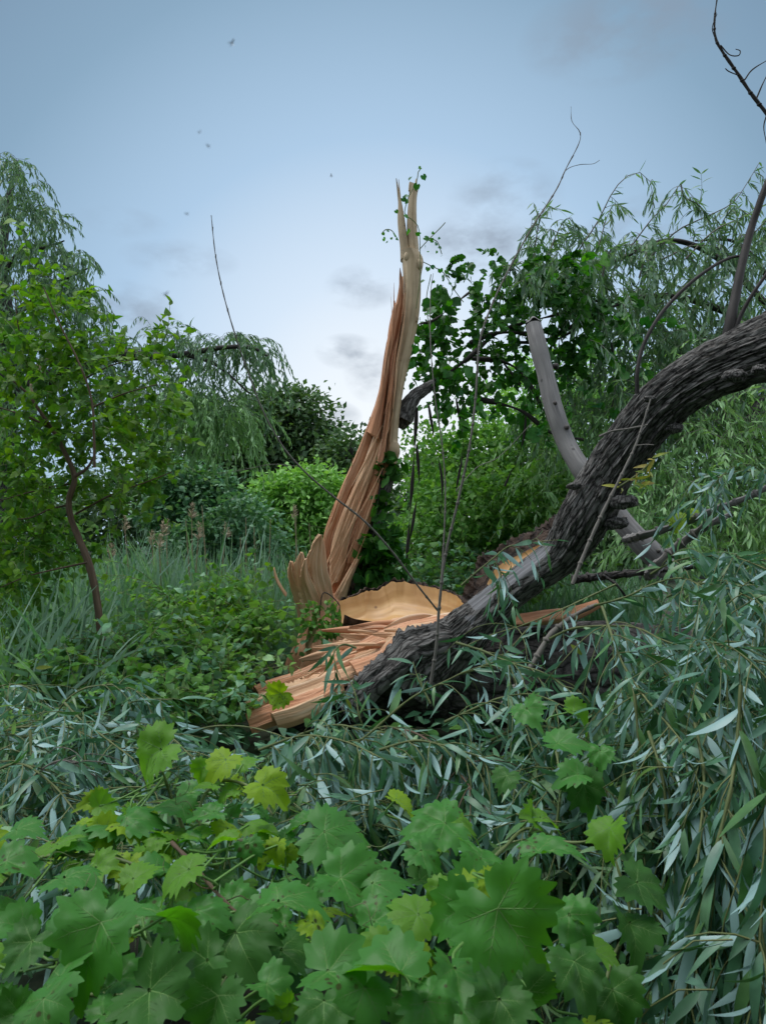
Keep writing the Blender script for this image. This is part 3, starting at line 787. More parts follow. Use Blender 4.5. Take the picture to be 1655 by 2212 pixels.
# ------------------------------------------------------------------ the fallen log with its torn face
def build_log():
    t = thing('fallen_log', 'thick dark barked fallen log split open along its top showing torn orange wood', 'log', P(950, 1560, 5.7))
    mb = MB()

    def dsp(b, th, s):
        q = np.stack([np.cos(th) * 5, np.sin(th) * 5, s * 2.2], -1)
        return .07 * (np.abs(fbm(q, 4) - .45) * 2 - .2) + .05 * (fbm(q * .5 + 4, 2) - .44)
    tube(mb, PP([(590, 1600, 5.55), (660, 1565, 5.6), (760, 1520, 5.75), (860, 1478, 5.85), (960, 1468, 5.9), (1080, 1462, 5.85), (1220, 1452, 5.75), (1350, 1448, 5.6), (1500, 1450, 5.45)]),
         np.array((.05, .10, .20, .31, .37, .38, .38, .36, .30)), 120, 260, dsp)
    mb.build('bark', M['bark_dark'], t)
    # ragged grey bark edge along the top
    mb = MB()
    sheet(mb, PP([(735, 1500, 5.5), (790, 1440, 5.5), (830, 1412, 5.5), (852, 1385, 5.5), (868, 1362, 5.52), (905, 1352, 5.5), (940, 1345, 5.5), (968, 1352, 5.45)]),
          PP([(760, 1560, 5.38), (815, 1500, 5.35), (850, 1470, 5.33), (880, 1445, 5.33), (905, 1425, 5.33), (935, 1415, 5.33), (960, 1405, 5.3), (985, 1400, 5.3)]), .05, 140, 40, -.06, .18, 0, None, 3, .12)
    mb.build('bark_edge', M['bark'], t)
    # torn face: long fibres
    rng = np.random.default_rng(8)
    Ltop = [(690, 1425), (742, 1386), (790, 1364), (850, 1350), (915, 1342), (990, 1332)]
    Lbot = [(770, 1446), (800, 1438), (835, 1424), (862, 1398), (900, 1374), (960, 1356)]
    A = catmull(np.array([(x, y, 6.7 - i * .1) for i, (x, y) in enumerate(Ltop)]), 20)
    B = catmull(np.array([(x, y, 5.75 - i * .02) for i, (x, y) in enumerate(Lbot)]), 20)
    for k, (a, b, m_) in enumerate(((0, .36, 'wood_cream'), (.28, .62, 'wood_orange'), (.55, .84, 'wood_cream'), (.78, 1.0, 'wood_orange'))):
        l = A * (1 - a) + B * a; r = A * (1 - b) + B * b
        mb = MB()
        sheet(mb, np.array([P(x, y - 3, z - .05 * k) for x, y, z in l]), np.array([P(x, y + 3, z - .05 * k - .05) for x, y, z in r]), .04, 160, 30, -.05, .35, 0, None, k * 2.7, .10)
        mb.build('torn_sheet', M[m_], t)
    # shredded strips lying every way over the face
    for k in range(20):
        u, w = rng.uniform(.0, .9), rng.uniform(0, 1)
        p = A[int(u * 19)] * (1 - w) + B[int(u * 19)] * w
        l = rng.uniform(45, 120); wd = rng.uniform(4, 10); sl = -.12 + rng.normal() * .14 - .35 * max(0, .35 - u)
        x, y, z = p[0], p[1] - rng.uniform(0, 5), p[2] - .06 - rng.uniform(0, .08)
        bow = rng.normal() * 4
        mb = MB()
        loft(mb, PP([(x - l, y - sl * l - wd * .3, z), (x - l * .3, y - sl * l * .3 - wd + bow, z - .03), (x + l * .4, y + sl * l * .4 - wd * .8 + bow, z), (x + l, y + sl * l - .5, z + .04)]),
             PP([(x - l, y - sl * l + wd * .3, z), (x - l * .3, y - sl * l * .3 + wd + bow, z - .03), (x + l * .4, y + sl * l * .4 + wd * .6 + bow, z), (x + l, y + sl * l + .5, z + .04)]), [.01, .03, .03, .008], 12, 30, .03, 2.5, 0, k * .9)
        mb.build('torn_strip', M['wood_cream' if rng.random() < .6 else 'wood_orange'], t)
    # middle ledge and the long slab at the lower left
    slab = [
        ([(545, 1488, 6.1), (620, 1460, 6.1), (700, 1428, 6.1), (770, 1408, 6.1), (838, 1398, 6.0)], [(565, 1504, 5.9), (630, 1486, 5.9), (700, 1464, 5.9), (780, 1442, 5.85), (840, 1424, 5.85)], 'wood_orange'),
        ([(531, 1530, 5.6), (560, 1504, 5.65), (600, 1486, 5.7), (660, 1466, 5.75), (730, 1446, 5.8), (800, 1428, 5.8)], [(536, 1556, 5.42), (578, 1534, 5.46), (634, 1514, 5.5), (690, 1494, 5.55), (742, 1472, 5.6), (800, 1450, 5.65)], 'wood_cream'),
        ([(533, 1548, 5.42), (575, 1526, 5.46), (632, 1506, 5.5), (690, 1488, 5.55), (742, 1468, 5.6)], [(542, 1576, 5.28), (590, 1558, 5.32), (640, 1546, 5.36), (700, 1524, 5.4), (744, 1492, 5.46)], 'wood_orange'),
        ([(585, 1546, 5.3), (640, 1526, 5.33), (700, 1502, 5.38)], [(600, 1564, 5.22), (648, 1552, 5.24), (704, 1526, 5.3)], 'wood_cream'),
    ]
    for k, (a, b, m) in enumerate(slab):
        mb = MB(); sheet(mb, PP(a), PP(b), .05, 150, 30, -.05, .22, 0, None, k * 1.9 + 30, .09)
        mb.build('torn_sheet', M[m], t)
    # slivers standing off the face
    for k in range(26):
        u, w = rng.uniform(.02, .8), rng.uniform(0, 1)
        i = int(u * 19); p = A[i] * (1 - w) + B[i] * w
        l = rng.uniform(12, 46); wd = rng.uniform(.8, 2.2); sl = rng.normal() * .25 - .2
        x, y, z = p[0], p[1] - 2, p[2] - .12
        mb = MB(); loft(mb, PP([(x - l, y - sl * l * .4, z), (x, y - wd, z), (x + l, y + sl * l, z)]), PP([(x - l, y + 1 - sl * l * .4, z), (x, y + wd, z), (x + l, y + 1 + sl * l, z)]), [.004, .015, .004], 6, 8, 0)
        mb.build('sliver', M['wood_cream'], t)
    for k in range(20):
        x = rng.uniform(500, 720); y = np.interp(x, [500, 560, 640, 720], [1560, 1500, 1470, 1445]) + rng.normal() * 9; z = rng.uniform(5.5, 6.1); l = rng.uniform(10, 34); a = rng.uniform(-.9, .2)
        mb = MB(); loft(mb, PP([(x - l, y - a * l, z), (x, y - 2, z), (x + l, y + a * l, z)]), PP([(x - l, y - a * l + 1, z), (x, y + 2, z), (x + l, y + a * l + 1, z)]), [.004, .018, .004], 6, 8, 0)
        mb.build('sliver', M['wood_cream'], t)
    # smooth pale slab of inner bark standing up behind the torn face
    mb = MB()
    sheet(mb, PP([(733, 1297, 7.0), (760, 1289, 7.05), (790, 1276, 7.1), (815, 1273, 7.15), (848, 1256, 7.15), (895, 1261, 7.1), (945, 1274, 6.9), (985, 1288, 6.7), (1002, 1306, 6.5)]),
          PP([(744, 1330, 6.7), (765, 1338, 6.65), (795, 1342, 6.65), (825, 1342, 6.6), (855, 1338, 6.6), (895, 1334, 6.5), (940, 1330, 6.4), (980, 1327, 6.3), (998, 1322, 6.25)]), .04, 120, 30, .16, .05, 0, 1, 5, .05)
    mb.build('inner_bark', [M['inner_bark'], M['bark_brown']], t)
    mb = MB()
    sheet(mb, PP([(735, 1293, 7.06), (762, 1285, 7.1), (790, 1272, 7.15), (815, 1269, 7.2), (848, 1251, 7.2), (895, 1257, 7.15), (945, 1270, 6.95), (985, 1284, 6.75), (1004, 1302, 6.55)]),
          PP([(738, 1312, 7.06), (762, 1306, 7.1), (790, 1296, 7.15), (815, 1294, 7.2), (848, 1280, 7.2), (895, 1284, 7.15), (945, 1292, 6.95), (985, 1302, 6.75), (1004, 1316, 6.55)]), .03, 140, 10, 0, .30, 0, None, 12, .05)
    mb.build('bark_rim', M['bark_brown'], t)
    # torn strip further right under the limb
    mb = MB()
    loft(mb, PP([(1120, 1330, 5.75), (1180, 1322, 5.7), (1240, 1316, 5.65), (1292, 1300, 5.6)]), PP([(1110, 1350, 5.6), (1180, 1345, 5.55), (1240, 1334, 5.5), (1296, 1308, 5.5)]), [.04, .08, .08, .04], 20, 50, .05, 2.4)
    mb.build('torn_plank', M['wood_orange'], t)
    return t


# ------------------------------------------------------------------ the arched limb
def build_arch():
    t = thing('arched_limb', 'massive dark furrowed willow limb arching up from the torn log to the right', 'limb', P(930, 1500, 5.6))
    path = PP([(900, 1470, 5.65), (935, 1428, 5.6), (1000, 1372, 5.5), (1075, 1302, 5.4), (1142, 1250, 5.3), (1212, 1196, 5.2), (1264, 1112, 5.1), (1312, 1028, 5.05), (1372, 945, 4.95), (1436, 872, 4.85), (1530, 808, 4.7), (1655, 757, 4.5), (1800, 705, 4.3)])
    z = np.array([5.65, 5.6, 5.5, 5.4, 5.3, 5.2, 5.1, 5.05, 4.95, 4.85, 4.7, 4.5, 4.3])
    rad = np.array([80, 72, 55, 42, 40, 46, 56, 52, 52, 53, 56, 66, 71]) / FPX * z

    def dsp(b, th, s):
        q = np.stack([np.cos(th) * 6.5, np.sin(th) * 6.5, s * 2.3], -1)
        q = q + .5 * np.stack([fbm(q * .8 + 3, 2), fbm(q * .8 + 8, 2), fbm(q * .8 + 13, 2)], -1)
        ridge = np.minimum(np.abs(fbm(q * 1.9, 3) - .44) * 2.6, .62) + .25 * np.abs(vnoise(q * 4.3) - .5)
        big = fbm(q * .3 + 9, 2) - .42
        rough = 1 - .9 * np.clip((s - .60) / .15, 0, 1) * np.clip((1.60 - s) / .22, 0, 1)
        return (.034 * (ridge - .3) + .008 * (vnoise(q * 9) - .5)) * rough + .10 * big
    mb = MB()
    patch_dir = nrm(np.array((-.45, -.62, .72)))  # side of the limb that carries the smooth grey patch

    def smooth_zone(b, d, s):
        dd = (d[:-1, :-1] @ patch_dir); ss = np.broadcast_to(s[:-1, None], dd.shape)
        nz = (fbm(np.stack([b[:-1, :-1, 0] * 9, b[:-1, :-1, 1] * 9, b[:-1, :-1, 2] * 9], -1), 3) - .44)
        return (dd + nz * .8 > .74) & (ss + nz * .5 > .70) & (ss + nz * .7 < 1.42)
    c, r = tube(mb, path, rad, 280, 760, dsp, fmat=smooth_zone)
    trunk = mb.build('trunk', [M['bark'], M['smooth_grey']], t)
    # broken collars and knots
    for (x, y, zz, rr) in ((1585, 812, 4.35, 26), (1640, 800, 4.2, 20), (1402, 862, 4.6, 14), (1345, 1085, 4.85, 30), (1330, 1130, 4.9, 26), (1455, 925, 4.7, 22), (1240, 1050, 4.9, 16)):
        a = np.linspace(0, pi, 20)[:, None]; b = np.linspace(0, 2 * pi, 31)[None, :]
        d = np.stack([np.sin(a) * np.cos(b), np.sin(a) * np.sin(b), np.cos(a) + 0 * b], -1)
        v = P(x, y, zz + .06) + d * (rr * .72 / FPX * zz) * (np.array((1.3, 1.0, .7))) * (.6 + 1.0 * fbm(d * 2.4 + x, 3))[..., None]
        mb = MB(); mb.add(v.reshape(-1, 3), grid_faces(20, 31), np.stack(np.broadcast_arrays(b * .1, a * .1), -1).reshape(-1, 2), 0)
        mb.build('knot', M['bark'], t)
    # peeled brown slab behind the low part, orange inside
    mb = MB()
    sheet(mb, PP([(1000, 1300, 6.0), (1012, 1262, 6.0), (1026, 1232, 6.0), (1040, 1196, 6.0), (1072, 1186, 5.95), (1104, 1164, 5.9), (1140, 1144, 5.85), (1172, 1128, 5.8), (1196, 1110, 5.7)]),
          PP([(1008, 1322, 5.7), (1030, 1296, 5.7), (1056, 1272, 5.68), (1080, 1250, 5.66), (1106, 1230, 5.62), (1130, 1215, 5.6), (1158, 1194, 5.55), (1182, 1176, 5.5), (1204, 1150, 5.4)]), .05, 110, 30, .06, .22, 0, None, 2, .09)
    mb.build('bark_slab', M['bark_brown'], t)
    mb = MB()
    sheet(mb, PP([(1052, 1262, 5.62), (1066, 1232, 5.62), (1090, 1212, 5.6), (1120, 1198, 5.56), (1150, 1182, 5.52), (1172, 1172, 5.48)]),
          PP([(1058, 1280, 5.48), (1080, 1258, 5.46), (1100, 1242, 5.44), (1130, 1222, 5.42), (1160, 1204, 5.4), (1182, 1188, 5.4)]), .03, 60, 16, .04, .06, 0, None, 7, .03)
    mb.build('inner_wood', M['inner_bark'], t)
    # upright dark branch rising from the top of the arch and its side shoots
    mb = MB()
    tube(mb, PP([(1572, 745, 4.75), (1578, 690, 4.75), (1590, 630, 4.8), (1602, 570, 4.85), (1620, 500, 4.9), (1640, 440, 4.9), (1662, 380, 4.9), (1700, 290, 4.9)]), np.array((.045, .035, .030, .027, .025, .022, .02, .015)), 14, 60, lambda b, th, s: .008 * (fbm(b * 20, 2) - .4))
    mb.build('branch', M['twig_dark'], t)
    mb = MB()
    tube(mb, PP([(1586, 715, 4.72), (1600, 680, 4.72), (1625, 635, 4.7), (1660, 585, 4.7), (1720, 500, 4.7)]), np.array((.018, .014, .012, .011, .01)), 8, 30)
    mb.build('branch', M['twig_dark'], t)
    mb = MB()
    tube(mb, PP([(1600, 745, 4.7), (1640, 690, 4.6), (1700, 630, 4.5)]), np.array((.016, .014, .01)), 8, 20)
    mb.build('branch', M['twig_dark'], t)
    mb = MB()
    tube(mb, PP([(1376, 850, 4.75), (1376, 805, 4.75), (1386, 755, 4.78), (1408, 708, 4.8), (1440, 662, 4.85), (1490, 612, 4.9), (1540, 575, 4.95), (1580, 556, 5.0), (1618, 552, 5.0)]), np.array((.014, .013, .0125, .012, .012, .012, .011, .010, .006)), 8, 60)
    mb.build('branch', M['twig_dark'], t)
    return t


def build_pole():
    t = thing('bare_grey_limb', 'straight barkless grey limb with a sawn top standing behind the arched limb', 'limb', P(1400, 1240, 6.2))
    z = np.array((7.2, 7.1, 7.0, 6.9, 6.8, 6.6, 6.45, 6.35, 6.3))
    pts = [(1152, 704), (1163, 750), (1180, 815), (1195, 880), (1222, 955), (1262, 1022), (1330, 1110), (1385, 1172), (1445, 1232)]
    w = np.array((17, 18, 19, 20, 21, 22.5, 24, 25, 26))
    mb = MB()

    def dsp(b, th, s):
        return .02 * (fbm(b * 5, 2) - .44) + .008 * (fbm(np.stack([np.cos(th) * 4, np.sin(th) * 4, s * 1.5], -1), 3) - .44)
    tube(mb, np.array([P(x, y, q) for (x, y), q in zip(pts, z)]), w / FPX * z, 48, 120, dsp, cap=False)
    mb.build('trunk', M['grey_wood'], t)
    # top cut, slanted
    c = P(1152, 704, 7.2); mb = MB(); th = np.linspace(0, 2 * pi, 33)[:-1]; rr = 17.6 / FPX * 7.2
    ax = nrm(P(1152, 704, 7.2) - P(1163, 750, 7.1)); e1 = nrm(np.cross(ax, FW)); e2 = np.cross(ax, e1)
    ring = np.array([c + (e1 * np.cos(a) + e2 * np.sin(a)) * rr + ax * (.03 * np.sin(a) + .012 * np.sin(a * 5)) for a in th]); i = np.arange(32)
    top = c + (ring - c) * .86 + ax * .03
    mb.add(np.vstack([ring, top]), np.stack([i, (i + 1) % 32, 32 + (i + 1) % 32, 32 + i], 1), np.vstack([ring[:, :2], top[:, :2]]))
    mb.add(np.vstack([top, c + ax * .025]), np.stack([i, (i + 1) % 32, np.full(32, 32)], 1), np.vstack([top[:, :2], c[:2]]))
    mb.build('cut_end', M['grey_wood'], t)
    for x, y, q, r in ((1203, 789, 7.0, 8), (1200, 870, 6.8, 7), (1226, 922, 6.72, 7), (1425, 1190, 6.2, 6), (1352, 1118, 6.3, 5)):
        p = P(x, y, q); d = nrm(np.array((.5, -.8, -.1)))
        mb = MB(); tube(mb, [p + FW * .05, p + FW * .012, p + d * .004], np.array((r * .95, r * .6, r * .3)) / FPX * q, 14, 12, lambda b, th, s: .006 * (fbm(b * 30, 2) - .4))
        mb.build('knot', M['stub'], t)
    return t


build_standing(); build_log(); build_arch(); build_pole()


# ------------------------------------------------------------------ loose branches and long bare whips
def whip(name, label, cat, lines, mat, group=None, n=7, parts=('stem', 'shoot')):
    first = lines[0]
    t = thing(name, label, cat, P(*first[0][0]), group)
    for k, (pts, rad) in enumerate(lines):
        q = PP(pts); r = np.interp(np.linspace(0, 1, len(q)), np.linspace(0, 1, len(rad)), rad) * (.78 if name == 'bare_whip' else 1)
        mb = MB(); c, rr = tube(mb, q, r, n, 10 * len(q), lambda b, th, s: .12 * r.mean() * np.sin(s * 60 + k))
        if k == 0:   # bud joints
            for i in range(6, len(c) - 3, 7):
                tube(mb, [c[i] - .004 * ZUP, c[i] + (c[i + 1] - c[i]) * .5, c[i + 1] + .004 * RT], np.array((.8, 1.5, .8)) * rr[i], 6, 5)
        mb.build(parts[0] if k == 0 else parts[1], M[mat], t)
    return t


whip('bare_whip', 'very long thin leafless whip arcing from the sky down across the splintered trunk', 'twig',
     [([(948, 1322, 5.3), (900, 1262, 5.2), (850, 1195, 5.1), (790, 1128, 5.0), (720, 1072, 4.9), (660, 1020, 4.8), (612, 965, 4.75), (570, 890, 4.7), (535, 800, 4.65), (506, 715, 4.6), (482, 630, 4.6), (466, 550, 4.6), (457, 465, 4.6)], (.009, .0085, .007, .0055, .0035)),
      ([(648, 1008, 4.78), (590, 1003, 4.8), (540, 1012, 4.85), (470, 1024, 4.9)], (.003, .0025, .0015))], 'twig_grey')
whip('bare_whip', 'long forked bare whip, its wavy tip high in the sky right of the trunk', 'twig',
     [([(930, 1480, 4.6), (943, 1390, 4.6), (949, 1310, 4.6), (962, 1200, 4.6), (990, 1080, 4.6), (1015, 960, 4.6), (1028, 850, 4.62), (1036, 740, 4.65), (1062, 660, 4.7), (1100, 580, 4.75), (1150, 490, 4.8), (1200, 412, 4.85), (1222, 365, 4.9), (1250, 310, 4.9), (1252, 285, 4.9), (1235, 262, 4.9), (1233, 230, 4.9)], (.013, .011, .009, .008, .006, .0035, .0018)),
      ([(1207, 400, 4.86), (1222, 368, 4.86), (1250, 356, 4.86), (1280, 354, 4.86), (1295, 346, 4.86)], (.0035, .0018))], 'twig_grey')
whip('bare_whip', 'slender upright bare stem between the splintered trunk and the forked whip', 'twig',
     [([(949, 1310, 4.7), (958, 1180, 4.75), (962, 1060, 4.8), (955, 960, 4.85), (940, 860, 4.9), (930, 740, 5.0), (930, 640, 5.1), (936, 590, 5.1)], (.008, .006, .005, .0025)),
      ([(985, 1060, 4.65), (1030, 1010, 4.7), (1080, 985, 4.75), (1150, 912, 4.8)], (.004, .0025))], 'twig_grey')
whip('grey_stick', 'straight pale stick leaning in front of the arched limb', 'stick',
     [([(1236, 1262, 3.9), (1262, 1195, 3.95), (1300, 1110, 4.0), (1340, 1030, 4.05), (1375, 955, 4.1), (1405, 862, 4.15)], (.010, .009, .007, .005)),
      ([(1294, 943, 4.3), (1320, 932, 4.3), (1358, 926, 4.3), (1398, 918, 4.3)], (.007, .005)),
      ([(1374, 962, 4.08), (1395, 960, 4.0), (1412, 961, 3.95)], (.003, .002))], 'twig_grey', parts=('stem', 'shoot'))
whip('grey_stick', 'thick smooth grey stick slanting over the dark log under the willow leaves', 'stick',
     [([(1070, 1556, 3.0), (1112, 1490, 3.05), (1155, 1427, 3.1), (1190, 1370, 3.15), (1240, 1330, 3.2), (1290, 1305, 3.2)], (.014, .013, .012, .008))], 'twig_grey')
whip('grey_branch', 'upper of two grey fallen branches running right from behind the arched limb', 'branch',
     [([(1350, 1166, 5.6), (1385, 1158, 5.2), (1440, 1142, 5.1), (1500, 1120, 5.0), (1552, 1098, 4.9), (1600, 1080, 4.8), (1660, 1052, 4.7), (1740, 1010, 4.6)], (.028, .026, .022, .018))], 'grey_wood')
whip('grey_branch', 'lower of two grey fallen branches running right from behind the arched limb', 'branch',
     [([(1400, 1245, 5.6), (1420, 1222, 5.3), (1455, 1188, 5.25), (1490, 1160, 5.2), (1530, 1134, 5.1), (1580, 1110, 5.05)], (.036, .034, .030, .02))], 'grey_wood')
whip('dark_branch', 'dark mossy branch lying level below the foot of the bare grey limb', 'branch',
     [([(1235, 1252, 5.9), (1290, 1246, 5.9), (1350, 1240, 5.85), (1420, 1232, 5.8), (1520, 1222, 5.7)], (.035, .032, .026, .02)),
      ([(1300, 1242, 5.85), (1330, 1262, 5.8), (1352, 1290, 5.8)], (.014, .008))], 'bark_dark')
whip('hanging_twig', 'dark curling bare twigs hanging in from the upper right corner', 'twig',
     [([(1700, 300, 3.4), (1655, 245, 3.4), (1620, 200, 3.4), (1592, 158, 3.4), (1560, 112, 3.4), (1545, 82, 3.4), (1543, 40, 3.4), (1550, -15, 3.4)], (.010, .008, .007, .005, .003)),
      ([(1556, 98, 3.4), (1575, 118, 3.38), (1594, 120, 3.36), (1598, 110, 3.36), (1588, 106, 3.36)], (.003, .0018)),
      ([(1545, 85, 3.4), (1538, 60, 3.4), (1548, 30, 3.4)], (.003, .0015)),
      ([(1600, 165, 3.4), (1575, 155, 3.38), (1566, 148, 3.36)], (.003, .0018)),
      ([(1608, 172, 3.4), (1625, 150, 3.4), (1660, 128, 3.4)], (.004, .002)),
      ([(1632, 216, 3.4), (1645, 185, 3.4), (1662, 150, 3.4)], (.004, .002)),
      ([(1655, 248, 3.4), (1649, 275, 3.4), (1655, 310, 3.4)], (.003, .0018))], 'twig_dark')

# ------------------------------------------------------------------ background trees and shrubs
def crown_leaves(mb, ells, Z, n, size, tmpl, clump=14, cr=.35, rng=RNG, shell=.35, up=.8, mat=0, mats=1):
    """Leaf clumps through the ellipsoids (px, py, rx, ry[, rz in metres[, depth offset]]); n leaves per 100x100 px of ellipsoid."""
    for e in ells:
        px, py, rx, ry = e[:4]
        rz = e[4] if len(e) > 4 else None; dz = e[5] if len(e) > 5 else 0
        z = Z + dz
        a, b = rx / FPX * z, ry / FPX * z
        rz = rz or (a + b) / 2
        k = max(3, int(n * rx * ry / 10000 / clump))
        c = in_ell(k, P(px, py, z), (a, rz, b), rng, shell)
        out = nrm(c - P(px, py, z))
        pos = (c[:, None] + rng.normal(size=(k, clump, 3)) * np.array((cr, cr, cr * .55))).reshape(-1, 3)
        o = np.repeat(out, clump, 0)
        d = nrm(o + rnd_dir(len(pos), rng) * .9 - .25 * ZUP)
        nor = up * ZUP + .3 * o + rng.normal(size=o.shape) * .6
        scatter(mb, tmpl, pos, d, nor, size * rng.uniform(.6, 1.35, len(pos)), 1.0, rng.uniform(-.05, .3, len(pos)), mat)


def shoot_crown(lf, st, ells, Z, n, L, leaf, tmpl, per, rng, grav=.12, rz=.5, up=1.0, spread=.85, hang=.2):
    """Short leafy shoots springing outward through the ellipsoids; n shoots per 100 x 100 px of ellipsoid."""
    for e in ells:
        z = Z + (e[5] if len(e) > 5 else 0)
        k = max(3, int(n * e[2] * e[3] / 10000))
        c = P(e[0], e[1], z); a, b = e[2] / FPX * z, e[3] / FPX * z
        pos = in_ell(k, c, (a, rz, b), rng)
        d = nrm(nrm(pos - c) * .7 + rnd_dir(k, rng) * .8 + .2 * ZUP)
        p = grow(pos, d, L * rng.uniform(.5, 1.3, k), 6, grav, .12, rng)
        multi_tube(lf, p, .0035, .0015, 3, 1)
        leaves_on(lf, p, per, leaf, tmpl, spread, hang, .05, 1, .3, up=up, droop=.2, rng=rng)


def limbs(mb, base, ells, Z, r0, rng=RNG, mat=0):
    for e in ells:
        z = Z + (e[5] if len(e) > 5 else 0)
        tip = P(e[0], e[1], z)
        mid = base * .5 + tip * .5 + rng.normal(size=3) * .1 * np.linalg.norm(tip - base)
        tube(mb, [base, mid, tip], np.array((r0, r0 * .7, r0 * .25)), 6, 12, mat=mat)


def tree(name, label, cat, base, Z, ells, n, size, tmpl, leaf, trunk_r, clump=14, cr=.35, group=None, seed=0, bark='twig_dark', shell=.35, top=None):
    rng = np.random.default_rng(seed + 100)
    b = P(base[0], base[1], Z)
    t = thing(name, label, cat, b, group)
    mb = MB(); hub = P(*(top or (np.mean([e[0] for e in ells]), np.mean([e[1] for e in ells]))), Z)
    tube(mb, [b, b * .5 + hub * .5 + rng.normal(size=3) * .05, hub], np.array((trunk_r, trunk_r * .8, trunk_r * .5)), 8, 14)
    limbs(mb, hub, ells, Z, trunk_r * .5, rng)
    mb.build('trunk', M[bark], t)
    mb = MB(); crown_leaves(mb, ells, Z, n, size, tmpl, clump, cr, rng, shell)
    mb.build('crown', M[leaf], t, smooth=False)
    return t


OV = ovate(3)
LW3 = lance(3, .075, .2, 2)
GS = grape_simple()


def hanging(mb, stem, tops, length, per, leaf, Zs, rng, grav=.35, wob=.06, out=None, tmpl=THIN, r=.004, hang=.8, spread=.5, steps=7):
    tops = np.asarray(tops)
    d = rnd_dir(len(tops), rng) * np.array((1, 1, .4)) + .25 * ZUP if out is None else out
    paths = grow(tops, d, length, steps, grav, wob, rng)
    if stem is not None: multi_tube(stem, paths, r * .7, r * .3, 3)
    leaves_on(mb, paths, per, leaf, tmpl, spread, hang, .05, 1, .2, rng=rng, wid=1.5)


def left_willow():
    rng = np.random.default_rng(21); Z = 13.0
    t = thing('weeping_willow', 'tall weeping willow at the left edge, its long level limb drooping over dark trees', 'tree', P(-40, 1330, Z))
    mb = MB()
    tube(mb, PP([(-40, 1330), (-20, 1100), (0, 900), (6, 700), (0, 560), (14, 470), (30, 380)], Z), np.array((.4, .32, .27, .2, .12, .08, .03)), 12, 50, lambda b, th, s: .06 * (fbm(b * 4, 3) - .44))
    mb.build('trunk', M['bark'], t)
    mb = MB()
    mb = MB(); tube(mb, PP([(0, 860, 13), (80, 830, 12.8), (170, 790, 12.6), (260, 768, 12.4), (330, 770, 12.3), (400, 765, 12.2), (470, 752, 12.2), (540, 750, 12.1), (580, 770, 12.1)]), np.array((.17, .15, .12, .10, .07, .05, .04, .03, .015)), 8, 60); mb.build('limb', M['twig_dark'], t)
    mb = MB(); tube(mb, PP([(4, 720, 13), (60, 660, 12.9), (130, 610, 12.8), (190, 580, 12.7)]), np.array((.07, .05, .04, .015)), 6, 24); mb.build('limb', M['twig_dark'], t)
    mb = MB(); tube(mb, PP([(2, 600, 13), (50, 540, 12.9), (100, 535, 12.8), (140, 520, 12.7)]), np.array((.06, .045, .03, .012)), 6, 24); mb.build('limb', M['twig_dark'], t)
    mb = MB(); tube(mb, PP([(400, 765, 12.2), (470, 790, 12.2), (540, 850, 12.2)]), np.array((.04, .025, .012)), 6, 20); mb.build('limb', M['twig_dark'], t)
    mb = MB()
    tube(mb, PP([(75, 850, 12.4), (85, 800, 12.4), (112, 768, 12.4)]), np.array((.09, .08, .02)), 8, 16, lambda b, th, s: .05 * (fbm(b * 9, 2) - .44))
    mb.build('torn_wood', M['wood_tan'], t)
    st, lf = MB(), MB()

    def cl(n, x0, x1, ytop, L0, L1, zz=12.6, dy=12, per=12, size=.11):
        x = rng.uniform(x0, x1, n); y = np.interp(x, [q[0] for q in ytop], [q[1] for q in ytop]) + np.abs(rng.normal(size=n)) * dy
        tops = np.array([P(a, b, zz + rng.normal() * .5) for a, b in zip(x, y)])
        hanging(lf, st, tops, rng.uniform(L0, L1, n), int(per * 1.7), size, zz, rng)
    # upper crown clumps
    cl(60, -60, 90, [(-60, 360), (0, 335), (40, 335), (90, 400)], .35, .9, dy=28)
    cl(60, 20, 135, [(20, 400), (80, 425), (135, 462)], .3, .7, dy=34)
    cl(50, -50, 60, [(-50, 420), (60, 430)], .4, .9, dy=45)
    cl(90, 20, 200, [(20, 525), (60, 512), (120, 520), (200, 550)], .35, .8, dy=26)
    cl(80, -40, 190, [(-40, 560), (190, 590)], .5, 1.0, dy=40)
    cl(70, 110, 222, [(110, 600), (170, 612), (222, 645)], .4, .9, dy=26)
    cl(160, -60, 215, [(-60, 620), (215, 690)], .6, 1.4, dy=80, per=16)
    # level limb curtain
    cl(80, 180, 350, [(180, 738), (250, 722), (350, 735)], .4, 1.0, dy=24)
    cl(70, 335, 470, [(335, 718), (380, 706), (430, 730), (470, 720)], .3, .9, dy=24)
    cl(100, 470, 600, [(470, 722), (520, 712), (570, 735), (600, 770)], .25, .85, dy=32)
    cl(80, 350, 575, [(350, 790), (450, 770), (575, 800)], .4, 1.0, dy=40)
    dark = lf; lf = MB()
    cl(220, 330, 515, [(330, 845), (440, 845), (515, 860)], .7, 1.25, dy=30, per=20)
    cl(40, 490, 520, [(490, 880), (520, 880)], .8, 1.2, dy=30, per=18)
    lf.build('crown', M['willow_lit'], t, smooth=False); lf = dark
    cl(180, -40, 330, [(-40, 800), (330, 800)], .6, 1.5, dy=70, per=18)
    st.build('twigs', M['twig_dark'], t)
    lf.build('crown', M['willow_backlit'], t, smooth=False)


left_willow()

# far wood that closes the horizon
rngw = np.random.default_rng(5)
mb = MB()
ew = []
for x in range(-900, 2700, 85):
    y = 1075 + 22 * sin(x * .011) + rngw.normal() * 12
    ew.append((x, y + 40, 85, 95, 3.0, rngw.normal() * 2))
crown_leaves(mb, ew, 36.0, 2200, .34, DIAMOND, 12, .8, rngw, .2)
tag(mb.build('far_wood', M['dark_tree'], smooth=False), 'dark far wood closing the view behind the reeds', 'wood', kind='stuff')

